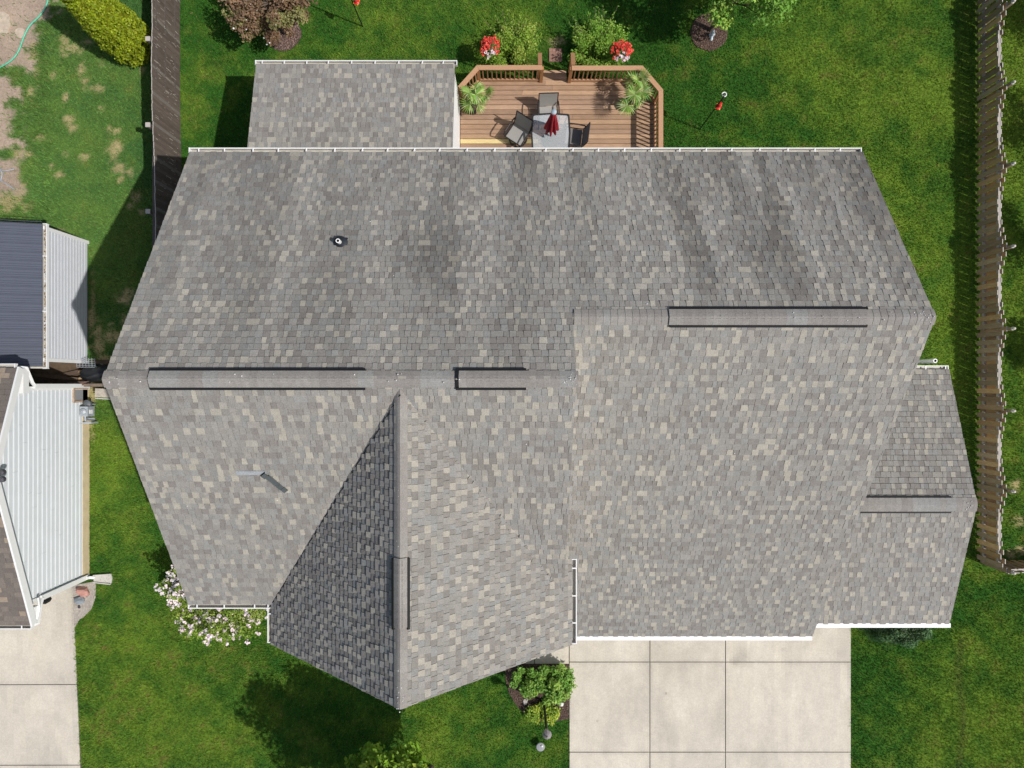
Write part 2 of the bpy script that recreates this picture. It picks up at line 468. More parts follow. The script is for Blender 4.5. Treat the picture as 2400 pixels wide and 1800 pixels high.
# grass blades: one mass nobody could count
def grass():
    n = 1150000
    x = RNG.uniform(-16.6, 16.6, n); y = RNG.uniform(-12.6, 12.6, n)
    keep = np.ones(n, bool)
    for (x0, x1, y0, y1) in FOOT: keep &= ~((x > x0) & (x < x1) & (y > y0) & (y < y1))
    keep &= ~in_poly(x, y, DECKP)
    wob = (fbm(x * 3, y * 3, 191, 3) - .5) * .10
    keep &= ~((x > DRIVE_X[0] + .005 + wob) & (x < DRIVE_X[3] - .015 + wob) & (y < -6))
    wk = P(1180, 1556)
    keep &= ~((x > -.9) & (x < DRIVE_X[0] + .1) & (y > wk.y) & (y < -5.5))
    keep &= ~in_poly(x + wob, y, NB_DRIVE)
    keep &= ~in_poly(x, y, ISLAND); keep &= ~in_poly(x, y, GRAVEL)
    for (cx, cy, r) in CIRC: keep &= ((x - cx) ** 2 + (y - cy) ** 2 > r * r)
    keep &= ~((x < -13.1) & (y < 4.45) & (y > -5.9))           # sheds and house next door
    keep &= ~((x < -9.6) & (x > -13.3) & (y < .5) & (y > -.12))
    keep &= ~((x > 1.13) & (x < 1.56) & (y > 9.95) & (y < 10.42))   # paver pad
    x = x[keep]; y = y[keep]
    bm, dm = bare_mask(x, y)
    k = RNG.random(len(x)) > np.clip(bm * .72 + dm * .97, 0, .97)
    x = x[k]; y = y[k]; n = len(x)
    col = lawn_color(x, y) * RNG.uniform(.6, 1.5, (n, 1)) * RNG.uniform(.92, 1.08, (n, 3))
    dry = RNG.random(n) < .025
    col[dry] = np.array([.26, .22, .09]) * RNG.uniform(.7, 1.2, (dry.sum(), 1))
    h = RNG.uniform(.035, .075, n) * (1 + .8 * (fbm(x * 2, y * 2, 91, 3) - .5))
    h *= 1 + .8 * ((x < -10.4) & (np.abs(y - 7.5) < 4) & (x < -14.3))
    ang = RNG.uniform(0, 2 * np.pi, n); lean = RNG.uniform(.25, 1.1, n) * h
    la = ang + RNG.normal(0, .5, n) + np.pi / 2
    w = RNG.uniform(.006, .012, n)
    V = np.empty((n, 3, 3), np.float32)
    V[:, 0, 0] = x - np.cos(ang) * w; V[:, 0, 1] = y - np.sin(ang) * w; V[:, 0, 2] = -.012
    V[:, 1, 0] = x + np.cos(ang) * w; V[:, 1, 1] = y + np.sin(ang) * w; V[:, 1, 2] = -.012
    V[:, 2, 0] = x + np.cos(la) * lean; V[:, 2, 1] = y + np.sin(la) * lean; V[:, 2, 2] = h
    o = np_mesh('grass', V.reshape(-1, 3), np.arange(3 * n).reshape(n, 3), col, M_grass)
    tag(o, 'short mown green lawn grass around the houses', 'grass', kind='stuff')
grass()

# ------------------------------------------------------------------ concrete
CB = np.array([.520, .478, .405])
def conc_tone(x, y):
    a = fbm(x * .9, y * .6, 201, 4); b_ = fbm(x * 4, y * 1.1, 211, 4); c = fbm(x * 7, y * 7, 221, 3)
    k = 1 + (a - .5) * .34 + (b_ - .5) * .22 + (c - .5) * .12
    for tx in (3.0, 4.6, 6.4, 8.1):                       # faint tyre paths
        k = k - .055 * np.exp(-((x - tx + (a - .5) * .5) / .16) ** 2) * (x > 1)
    for (px, py, r, d) in ((1737, 1536, .28, .30), (1720, 1550, .14, .22), (1965, 1530, .12, .16), (1838, 1522, .05, .3), (1560, 1625, .04, .3), (1400, 1690, .05, .25),
                           (1600, 1575, .5, .07), (1690, 1700, .6, .08), (150, 1590, .2, .10), (60, 1560, .5, .07), (144, 1780, .05, .3), (1420, 1640, .7, -.06), (1830, 1640, .8, -.05)):
        q = P(px, py); k = k - d * np.exp(-(((x - q.x) ** 2 + (y - q.y) ** 2) / r ** 2)) * (.6 + .8 * c)
    return CB * k[:, None] * np.array([1, 1, 1]) - np.clip(b_ - .55, 0, 1)[:, None] * np.array([0, .02, .06])
def slab_grid(pts, z, parent, zb=-.1):
    """concrete slab on a quad footprint (x0y0, x1y0, x1y1, x0y1) with its wear carried on a fine top grid"""
    A = [np.array(p[:2], float) for p in pts]; n = 36
    u = np.linspace(0, 1, n + 1); U, W = np.meshgrid(u, u, indexing='ij'); U = U[..., None]; W = W[..., None]
    XY = (A[0] * (1 - U) * (1 - W) + A[1] * U * (1 - W) + A[2] * U * W + A[3] * (1 - U) * W).reshape(-1, 2)
    ids = np.arange((n + 1) ** 2).reshape(n + 1, n + 1)
    F = np.stack([ids[:-1, :-1], ids[1:, :-1], ids[1:, 1:], ids[:-1, 1:]], -1).reshape(-1, 4)
    V = np.concatenate([XY, np.full((len(XY), 1), z)], 1)
    cx = V[F].mean(1); col = conc_tone(cx[:, 0], cx[:, 1])
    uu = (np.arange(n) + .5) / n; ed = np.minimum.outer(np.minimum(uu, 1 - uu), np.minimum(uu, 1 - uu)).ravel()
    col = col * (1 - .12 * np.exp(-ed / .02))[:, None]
    k = len(V)
    V = np.concatenate([V, [[p[0], p[1], z] for p in A], [[p[0], p[1], zb] for p in A]], 0)
    S_ = np.array([[k + i, k + 4 + i, k + 4 + (i + 1) % 4, k + (i + 1) % 4] for i in range(4)])
    return np_mesh('concrete_slab', V, np.concatenate([F, S_], 0), np.concatenate([col, np.tile(CB * .8, (4, 1))], 0), M_conc, parent)
def slab_strip(name, parent, x0, x1, y0, y1, z=.018, gap=.012):
    g = gap
    return slab_grid([(x0 + g, y0 + g), (x1 - g, y0 + g), (x1 - g, y1 - g), (x0 + g, y1 - g)], z, parent)

b = MB(); b.box(DRIVE_X[0], DRIVE_X[3], DRIVE_Y[3], DRIVE_Y[0], -.12, -.006)
drive = tag(b.build('driveway', M_joint), kind='structure')
for i in range(3):
    for j in range(3):
        slab_strip('concrete_slab', drive, DRIVE_X[i], DRIVE_X[i + 1], DRIVE_Y[j + 1], DRIVE_Y[j], z=.02 + .002 * ((i + 2 * j) % 3))
wy0 = P(0, 1556).y
b = MB(); b.box(-1.6, DRIVE_X[0] - .002, wy0, -5.6, -.12, -.008)
walk = tag(b.build('front_walk', M_joint), kind='structure')
xa = P(1253, 0).x
for (x0, x1) in ((-1.6, -.45), (-.45, xa), (xa, DRIVE_X[0])):
    slab_strip('concrete_slab', walk, x0, x1, wy0, -5.6, z=.019)
# neighbour's driveway
b = MB()
zz = 0.0
b.prism([(p[0], p[1]) for p in NB_DRIVE], -.12, -.006)
nbd = tag(b.build('side_driveway', M_joint), kind='structure')
jy = P(0, 1605).y; jy2 = P(0, 1793).y
slab_grid([(-20, jy + .01), (P(180.5, 0).x, jy + .03), (P(169, 0).x, -5.8), (-20, -5.8)], .02, nbd)
slab_grid([(-20, jy2 + .01), (P(188, 0).x, jy2 + .02), (P(181, 0).x, jy + .005), (-20, jy - .015)], .02, nbd)
slab_grid([(-20, -13.6), (P(193, 0).x, -13.6), (P(188.5, 0).x, jy2 - .005), (-20, jy2 - .015)], .02, nbd)

# mulch and gravel beds
def chips(parent, pts, m=M_chip, seed=0, base=(.11, .07, .055), alt=(.19, .13, .10), size=.022):
    n = len(pts); C = np.array(pts)
    return leaves('bark_chip', C, size, vary(base, n, .4, seed, alt, .35), m, parent, up=.75, aspect=.4, seed=seed)
def scatter(poly, n, z=.03):
    a = np.array(poly); out = []
    x0, y0 = a.min(0); x1, y1 = a.max(0)
    x = RNG.uniform(x0, x1, n * 3); y = RNG.uniform(y0, y1, n * 3)
    k = in_poly(x, y, poly)
    return [(p, q, z + random.uniform(0, .03)) for p, q in zip(x[k][:n], y[k][:n])]
b = MB(); b.prism(ISLAND, -.05, .022); isl = tag(b.build('mulch_bed', M_mulch), kind='structure')
tag(chips(isl, scatter(ISLAND, 2200), seed=1), kind='stuff')
for q, (cx, cy, r) in enumerate(CIRC):
    poly = [(cx + r * math.cos(t) * random.uniform(.95, 1.03), cy + r * math.sin(t) * random.uniform(.95, 1.03)) for t in np.linspace(0, 2 * math.pi, 28, endpoint=False)]
    b = MB(); b.prism(poly, -.05, .02); o = tag(b.build('mulch_ring', M_mulch), kind='structure')
    bs = ((.12, .075, .055), (.22, .15, .11)) if q == 0 else ((.20, .13, .11), (.30, .20, .17))
    tag(chips(o, scatter(poly, 1500), seed=2 + q, base=bs[0], alt=bs[1]), kind='stuff')
b = MB(); b.prism(GRAVEL, -.05, .018); grv = tag(b.build('gravel_bed', M_gravel), kind='structure')
tag(chips(grv, scatter(GRAVEL, 900, .024), seed=6, base=(.42, .38, .33), alt=(.28, .25, .23), size=.014), kind='stuff')
# bare soil between shed and house next door
b = MB(); b.box(-17, -12.2, -.1, .75, -.04, .006); tag(b.build('soil_strip', mat('dark_soil', (.10, .07, .045), rough=1, var=.4, scale=6)), kind='structure')

# ------------------------------------------------------------------ THE HOUSE
house = thing('house', 'large gabled house with a grey and tan shingle roof, filling the middle', 'house', (0, 0, 0))
S = .66
pB = lambda x, y: 9.0534 - S * y
pF2 = lambda x, y: 8.935 + S * y
pF1 = lambda x, y: 7.331 + S * y
SG = .944
GX = -2.07
pGL = lambda x, y: 8.86 + SG * (x - GX)
pGR = lambda x, y: 8.86 - SG * (x - GX)
SA = .335
pAB = lambda x, y: 3.94 - SA * (y + 3.07)
pAF = lambda x, y: 3.94 + SA * (y + 3.07)
SS = .257
pSN = lambda x, y: 2.8 + SS * (8.65 - y)

# nominal corners
Y2, Y1 = .09, 1.305
XL, XS = -7.486, 1.18
YE = 5.384

def clip_halfplane(poly, a, b):
    out = []; n = len(poly)
    ex, ey = b[0] - a[0], b[1] - a[1]
    side = lambda p: ex * (p[1] - a[1]) - ey * (p[0] - a[0])
    for i in range(n):
        p, q = poly[i], poly[(i + 1) % n]
        sp, sq = side(p), side(q)
        if sp >= 0: out.append(p)
        if (sp > 0 and sq < 0) or (sp < 0 and sq > 0):
            t = sp / (sp - sq); out.append((p[0] + (q[0] - p[0]) * t, p[1] + (q[1] - p[1]) * t))
    return out
def clip_poly(sub, clip):
    ar = sum(clip[i][0] * clip[(i + 1) % len(clip)][1] - clip[(i + 1) % len(clip)][0] * clip[i][1] for i in range(len(clip)))
    c = clip if ar > 0 else clip[::-1]
    for i in range(len(c)):
        if len(sub) < 3: return []
        sub = clip_halfplane(sub, c[i], c[(i + 1) % len(c)])
    return sub
def area2(p): return .5 * abs(sum(p[i][0] * p[(i + 1) % len(p)][1] - p[(i + 1) % len(p)][0] * p[i][1] for i in range(len(p))))

TONES = [((.258, .247, .228), .44), ((.220, .205, .187), .30), ((.246, .245, .232), .16), ((.276, .260, .233), .10)]
TANS = [((.345, .322, .274), .5), ((.312, .294, .256), .5)]
TONES2 = [((.150, .130, .115), .5), ((.185, .160, .138), .3), ((.27, .22, .17), .2)]
def pick(tones):
    r = random.random(); s = 0
    for c, w in tones:
        s += w
        if r <= s: return c
    return tones[0][0]

def stain_map():
    xs_ = np.linspace(-9, 13, 441); ys_ = np.linspace(-7, 9, 161)
    X, Y = np.meshgrid(xs_, ys_, indexing='ij')
    wx = X + .25 * (fbm(X * .8, Y * .8, 131, 3) - .5) * 2
    a = fbm(wx * 1.5 + 40, Y * .13 + 9, 101, 3); f = fbm(wx * 5 + 40, Y * .35 + 9, 105, 3); g = fbm(X * .45 + 7, Y * .35, 111, 3)
    return sstep(.40, .66, a * .65 + f * .35) * (.5 + .5 * sstep(.35, .6, g)) * (.3 + .7 * sstep(.6, 2.4, Y + .5 * (fbm(X * 1.2, X * 0 + 3, 121, 2) - .5) * 4))
STAIN = stain_map()
def stain(x, y):
    return STAIN[min(440, max(0, int((x + 9) / .05))), min(160, max(0, int((y + 7) / .1)))]

def shingle_tabs(plane, clips, ud, vd, slope, tones=TONES, expo=.15, lift=1.0, streak=0.0, seed=0, wr=(.095, .168), tan=.33, gain=1.0, slot=.005):
    """tabs of laminated shingles clipped to convex pieces; returns list of (verts, faces, colour, pixel area)"""
    random.seed(seed)
    eh = expo * math.cos(math.atan(slope))
    u = Vector((ud[0], ud[1], 0)); v = Vector((vd[0], vd[1], 0))
    nrm = Vector((-vd[0] * slope, -vd[1] * slope, 1)).normalized()
    allp = [p for c in clips for p in c]
    ss = [p[0] * u.x + p[1] * u.y for p in allp]; tt = [p[0] * v.x + p[1] * v.y for p in allp]
    s0, s1, t0, t1 = min(ss) - .3, max(ss) + .3, min(tt), max(tt)
    res = []
    k = 0; t = t0
    L = [[(p[0] * u.x + p[1] * u.y, p[0] * v.x + p[1] * v.y) for p in c] for c in clips]
    while t < t1:
        s = s0 - random.uniform(0, .3)
        tooth = random.random() < .5
        cprev = None
        wob = random.uniform(-.003, .003)
        while s < s1:
            w = random.uniform(*wr) * (1.6 if random.random() < .07 else 1) if tooth else random.uniform(wr[0] * .8, wr[1] * .95)
            c = pick(TANS) if (tooth and tones is TONES and random.random() < tan) else pick(tones)
            if not tooth and tones is TONES: c = tuple(q * .95 for q in c)
            c = tuple(q * gain for q in c)
            j = random.uniform(.94, 1.06)
            tp = random.uniform(0, .012) if tooth else -random.uniform(0, .008)
            jg = .0045 if (tooth and slot > .006) else .0025
            te = t + eh - slot * random.uniform(.6, 1.3)
            quad = [(s + jg, t + wob), (s + w - jg, t + wob), (s + w - tp - .001, te), (s + tp + .001, te)]
            lo = (.016 if tooth else .009) * lift * random.uniform(.8, 1.25)
            hi = .002 if tooth else .0005
            for cl in L:
                q = clip_poly(quad, cl)
                if len(q) < 3 or area2(q) < 6e-5: continue
                xy = [(a * u.x + b * v.x, a * u.y + b * v.y) for a, b in q]
                V = []
                for (a, b_), (x, y) in zip(q, xy):
                    f = min(1, max(0, (b_ - t) / eh)); off = lo + (hi - lo) * f + .004
                    V.append(Vector((x, y, plane(x, y))) + nrm * off)
                n = len(V)
                W = V + [Vector((x, y, plane(x, y))) - nrm * .006 for x, y in xy]
                F = [tuple(range(n))] + [(i, i + n, (i + 1) % n + n, (i + 1) % n) for i in range(n)]
                cc = [z * j for z in c]
                if streak:
                    mx = sum(p[0] for p in xy) / n; my = sum(p[1] for p in xy) / n
                    d = 1 - streak * float(stain(mx, my))
                    cc = [z * d for z in cc]
                # orientation so that the top faces up
                e1 = V[1] - V[0]; e2 = V[2] - V[0]
                if e1.cross(e2).z < 0: F = [tuple(reversed(f_)) for f_ in F]
                pr = [(p.x / (H - p.z), p.y / (H - p.z)) for p in V]
                ap = area2(pr) * 1024 / 2400 * 1024 / 2400 * FPX * FPX
                vis = all(abs(a_) < .70 and abs(b_) < .53 for a_, b_ in pr)
                res.append((W, F, cc, ap if vis else 0))
            s += w; tooth = not tooth
        t += eh; k += 1
    return res

def place_shingles(tabs, parent, n_single=300):
    order = sorted(range(len(tabs)), key=lambda i: -tabs[i][3])
    single = set(order[:n_single])
    rest = MB()
    for i, (W, F, c, a) in enumerate(tabs):
        if i in single:
            b = MB(); b.v = [tuple(p) for p in W]
            for f in F: b.face(f, c)
            b.build('shingle', M_shingle, parent)
        else:
            n = len(rest.v); rest.v += [tuple(p) for p in W]
            for f in F: rest.face([q + n for q in f], c)
    if rest.f:
        tag(rest.build('shingle_courses', M_shingle, parent), kind='stuff')

xrr, xre = 8.235, 8.151       # right rake at the ridge and at the back eave
tabs = []
back_clips = [[(XL, YE), (XS, YE), (XS, Y2), (XL, Y2)], [(XS, YE), (xre, YE), (xrr, Y1), (XS, Y1)]]
tabs += shingle_tabs(pB, back_clips, (1, 0), (0, -1), S, streak=.40, seed=1, gain=1.08, lift=1.35, slot=.010)
f2L = [(XL, Y2), (GX, Y2), (GX, -.114), (-5.55, -5.09), (XL, -5.09)]
f2R = [(GX, Y2), (XS, Y2), (XS, -4.75), (GX, -.114)]
tabs += shingle_tabs(pF2, [f2L, f2R], (1, 0), (0, 1), S, seed=2)
f1 = [(XS - .25, Y1), (xrr, Y1), (8.10, -6.82), (XS - .25, -6.82)]
tabs += shingle_tabs(pF1, [f1], (1, 0), (0, 1), S, seed=3)
gl_ = [(GX, -.114), (GX, -6.02), (-5.55, -6.02), (-5.55, -5.09)]
tabs += shingle_tabs(pGL, [gl_], (0, 1), (1, 0), SG, seed=4, lift=1.7, slot=.012)
gr_ = [(GX, -.114), (1.38, -4.06), (1.38, -6.02), (GX, -6.02)]
tabs += shingle_tabs(pGR, [gr_], (0, 1), (-1, 0), SG, seed=5, gain=.95)
XA0, XA1 = 7.85, 11.83
ab_ = [(XA0, -3.07), (XA1, -3.07), (XA1, .39), (XA0, .39)]
tabs += shingle_tabs(pAB, [ab_], (1, 0), (0, -1), SA, seed=6, expo=.148, streak=.2, gain=.97, lift=1.2, slot=.010)
af_ = [(XA0, -3.07), (XA1, -3.07), (XA1, -6.49), (XA0, -6.49)]
tabs += shingle_tabs(pAF, [af_], (1, 0), (0, 1), SA, seed=7, expo=.148)
sr_ = [(-6.92, 5.0), (-1.56, 5.0), (-1.545, 8.65), (-6.92, 8.65)]
tabs += shingle_tabs(pSN, [sr_], (1, 0), (0, -1), SS, seed=8, expo=.15)
place_shingles(tabs, house)
random.seed(21)

for q in range(26):      # cut shingle ends standing proud along the woven valley
    t = .05 + .9 * (q + random.uniform(-.4, .4)) / 26
    x = GX + (1.18 - GX) * t + random.uniform(-.12, .06); y = -.114 + (-4.75 + .114) * t + random.uniform(-.06, .06)
    z = max(pF2(x, y), pGR(x, y)) + .022
    ng = Vector((SG, 0, 1)).normalized(); a_ = random.uniform(-.6, .5)
    ax_ = Vector((math.cos(a_), math.sin(a_), 0)); ax_ = (ax_ - ng * ax_.dot(ng)).normalized(); ay_ = ng.cross(ax_)
    b = MB(); w_ = random.uniform(.08, .16); h_ = random.uniform(.05, .11); c0 = Vector((x, y, z)); c = pick(TONES + TANS[:1])
    A_ = [c0 - ax_ * w_ / 2 - ay_ * h_ / 2, c0 + ax_ * w_ / 2 - ay_ * h_ / 2 * random.uniform(.1, 1), c0 + ax_ * w_ / 2 * random.uniform(.1, 1) + ay_ * h_ / 2]
    b.loft([p - ng * .03 for p in A_], [p + ng * .004 for p in A_], col=c); b.build('valley_tab', M_shingle, house)

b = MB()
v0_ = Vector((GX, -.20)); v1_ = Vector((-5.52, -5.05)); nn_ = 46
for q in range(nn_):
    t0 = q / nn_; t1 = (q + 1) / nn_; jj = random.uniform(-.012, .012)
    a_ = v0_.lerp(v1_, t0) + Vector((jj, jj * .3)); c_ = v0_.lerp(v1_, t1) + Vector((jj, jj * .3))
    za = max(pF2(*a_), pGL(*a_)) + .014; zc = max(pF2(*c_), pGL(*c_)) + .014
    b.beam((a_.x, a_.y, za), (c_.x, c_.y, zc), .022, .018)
b.build('valley_cut_shadow', M_black, house)  # cut shingle edge blackened into a strip that stands in for its shadow line

def roof_panel(plane, poly, th=.16, inset=0.0, parent=house, name='roof_panel', m=None):
    b = MB()
    top = [Vector((x, y, plane(x, y) - .004)) for x, y in poly]
    bot = [p - Vector((0, 0, th)) for p in top]
    b.loft(bot, top)
    return b.build(name, m or M_deckroof, parent)
e = .012
roof_panel(pB, [(XL + e, YE - .02), (XL + e, Y2), (XS - e, Y2), (XS - e, YE - .02)])
roof_panel(pB, [(XS - e, YE - .02), (XS - e, Y1), (xrr - e, Y1), (xre - e, YE - .02)])
roof_panel(pF2, [(XL + e, Y2), (XL + e, -5.08), (-5.55, -5.08), (GX, -.1)])
roof_panel(pF2, [(GX, Y2 - .001), (GX, -.114), (XS - e, -4.74), (XS - e, Y2 - .001)])
roof_panel(pF1, [(XS - .2, Y1), (XS - .2, -6.8), (8.10 - e, -6.8), (xrr - e, Y1)])
roof_panel(pGL, [(GX, -.13), (-5.54, -5.1), (-5.54, -6.01), (GX, -6.01)])
roof_panel(pGR, [(GX, -.13), (GX, -6.01), (1.37, -6.01), (1.37, -4.07)])
roof_panel(pAB, [(XA0, -3.07), (XA1 - e, -3.07), (XA1 - e, .38), (XA0, .38)])
roof_panel(pAF, [(XA0, -3.07), (XA0, -6.48), (XA1 - e, -6.48), (XA1 - e, -3.07)])
roof_panel(pSN, [(-6.91, 5.0), (-1.57, 5.0), (-1.555, 8.64), (-6.91, 8.64)])

# rake trim boards, a hair inside the shingle edge
def rake(plane, a, b_, th=.2, w=.025, m=M_white):
    b = MB()
    dz = plane(*b_) - plane(*a); L = math.hypot(b_[0] - a[0], b_[1] - a[1]); k = math.hypot(dz, L) / L
    A = Vector((a[0], a[1], plane(*a) - .03 - th / 2 * k)); B = Vector((b_[0], b_[1], plane(*b_) - .03 - th / 2 * k))
    b.beam(A, B, w, th)
    b.build('rake_board', m, house)
o_ = -.026
rake(pB, (XL + .06, YE - .03), (XL + .06, Y2)); rake(pF2, (XL + .06, Y2), (XL + .06, -5.0))
rake(pB, (xre - .06, YE - .03), (xrr - .06, Y1 + .01)); rake(pF1, (xrr - .06, Y1), (8.04, -6.75))
rake(pGL, (GX, -5.95), (-5.5, -5.95)); rake(pGR, (GX, -5.95), (1.3, -5.95))
rake(pAB, (XA1 - .06, -3.06), (XA1 - .06, .34)); rake(pAF, (XA1 - .06, -3.07), (XA1 - .06, -6.42))
rake(pSN, (-6.88, 5.05), (-6.88, 8.6))

# walls
def wall_yz(x0, x1, prof, m=M_wallw):
    b = MB(); b.loft([(x1, y, z) for y, z in prof], [(x0, y, z) for y, z in prof]); b.build('wall', m, house)
def wall_xz(y0, y1, prof, m=M_wallw):
    b = MB(); b.loft([(x, y0, z) for x, z in prof], [(x, y1, z) for x, z in prof]); b.build('wall', m, house)
dn = .17
wall_yz(-7.15, .98, [(-4.75, -.1), (4.95, -.1), (4.95, pB(0, 4.95) - dn), (Y2, pB(0, Y2) - dn), (-4.75, pF2(0, -4.75) - dn)])
wall_yz(.99, 7.80, [(-6.35, -.1), (4.94, -.1), (4.94, pB(0, 4.94) - dn), (Y1, pB(0, Y1) - dn), (-6.35, pF1(0, -6.35) - dn)])
wall_xz(-5.72, -.5, [(-5.2, -.1), (1.06, -.1), (1.06, pGR(1.06, 0) - dn - .02), (GX, 8.86 - dn - .02), (-5.2, pGL(-5.2, 0) - dn - .02)])
wall_yz(7.81, 11.5, [(-6.1, -.1), (.05, -.1), (.05, pAB(0, .05) - dn), (-3.07, 3.94 - dn), (-6.1, pAF(0, -6.1) - dn)])
# sunroom with lapped planks on the side that shows above the deck
wall_yz(-6.7, -1.61, [(4.96, -.1), (8.42, -.1), (8.42, pSN(0, 8.42) - dn), (4.96, pSN(0, 4.96) - dn)])
for k in range(19):
    z0 = .35 + k * .17
    y1 = 8.42; zt = z0 + .18
    y1c = min(8.42, 8.65 - (zt + dn - 2.8) / SS) if zt > 2.6 else 8.42
    if y1c < 5.3: break
    b = MB()
    b.loft([(-1.60, 5.0, z0), (-1.575, 5.0, z0), (-1.595, 5.0, zt), (-1.60, 5.0, zt)],
           [(-1.60, y1c, z0), (-1.575, y1c, z0), (-1.595, y1c, zt), (-1.60, y1c, zt)])
    b.build('siding_plank', M_wallw, house)
b = MB(); b.box(-1.608, -1.56, 8.36, 8.47, .1, 2.62); b.build('corner_trim', M_white, house)

# gutters
def gutter(a, b_, out, z, parent=house, w=.125, h=.11, covered=False, hang=.62, start=.3, capA=True, capB=True):
    a = Vector((a[0], a[1], z)); b_ = Vector((b_[0], b_[1], z)); out = Vector((out[0], out[1], 0))
    d = (b_ - a).normalized(); L = (b_ - a).length
    m = MB()
    def strip(o0, o1, z0, z1, mi=0):
        c = (a + b_) / 2 + out * ((o0 + o1) / 2) + Vector((0, 0, (z0 + z1) / 2))
        m.obox(c, L, o1 - o0, z1 - z0, d, out, (0, 0, 1), mi=mi)
    strip(0.0, .008, -h, 0, 1)
    strip(.008, w - .03, -h, -h + .012, 1)
    strip(w - .026, w - .012, -h, -.02, 1)
    strip(w - .022, w, -.02, .004, 0)
    strip(w - .012, w - .004, -h, -.02, 0)
    for s_, on in ((0, capA), (L, capB)):
        if on:
            c = a + d * (s_ + (.004 if s_ else -.004)) + out * (w / 2) + Vector((0, 0, -h / 2 + .004))
            m.obox(c, .02, w + .006, h + .008, d, out, (0, 0, 1), mi=0)
    g = m.build('gutter', [M_white, M_cream], parent)
    if covered:
        c = MB(); cc = (a + b_) / 2 + out * (w / 2 + .004) + Vector((0, 0, .012))
        c.obox(cc, L + .03, w + .012, .012, d, out, (0, 0, 1)); c.build('gutter_guard', M_white, g)
        c2 = MB(); cc = (a + b_) / 2 + out * (w * .55) + Vector((0, 0, .021))
        c2.obox(cc, L, .012, .006, d, out, (0, 0, 1)); c2.build('guard_seam', M_white, g)
    else:
        s_ = start
        while s_ < L - .05:
            c = MB(); p = a + d * s_ + out * (w / 2 - .004) + Vector((0, 0, .008))
            c.obox(p, .028, w - .012, .012, d, out, (0, 0, 1)); c.build('gutter_hanger', M_white, g)
            s_ += hang * random.uniform(.94, 1.08)
    return g
gutter((XL - .02, YE - .01), (xre - .03, YE - .01), (0, 1), pB(0, YE) - .02, start=.22)
gutter((-6.94, 8.64), (-1.50, 8.64), (0, 1), 2.78, start=.18, hang=.6)
gutter((XL, -5.075), (-5.60, -5.075), (0, -1), pF2(0, -5.075) - .02, start=.2, hang=.66, capB=False)
gutter((-5.54, -5.02), (-5.54, -5.98), (-1, 0), 5.555, start=.3, hang=.62)
gutter((1.375, -4.06), (1.375, -6.0), (1, 0), 5.575, start=.2, hang=.66)
gutter((1.30, -6.79), (8.08, -6.79), (0, -1), pF1(0, -6.8) - .005, covered=True, w=.115)
gutter((8.02, -6.47), (11.84, -6.47), (0, -1), pAF(0, -6.47) - .005, covered=True, w=.105)
gutter((7.9, .375), (11.81, .375), (0, 1), pAB(0, .375) - .02, start=.5, hang=.55)
# fascias behind gutters
for (x0, x1, y0, y1, z) in ((XL + .03, xre - .03, 5.335, 5.36, pB(0, YE) - .1), (-6.9, -1.58, 8.6, 8.625, 2.7), (1.25, 8.05, -6.78, -6.755, 2.72),
                            (8.0, 11.78, -6.46, -6.435, 2.68), (7.9, 11.78, .34, .365, 2.7)):
    b = MB(); b.box(x0, x1, y0, y1, z - .1, z + .05); b.build('fascia', M_white, house)

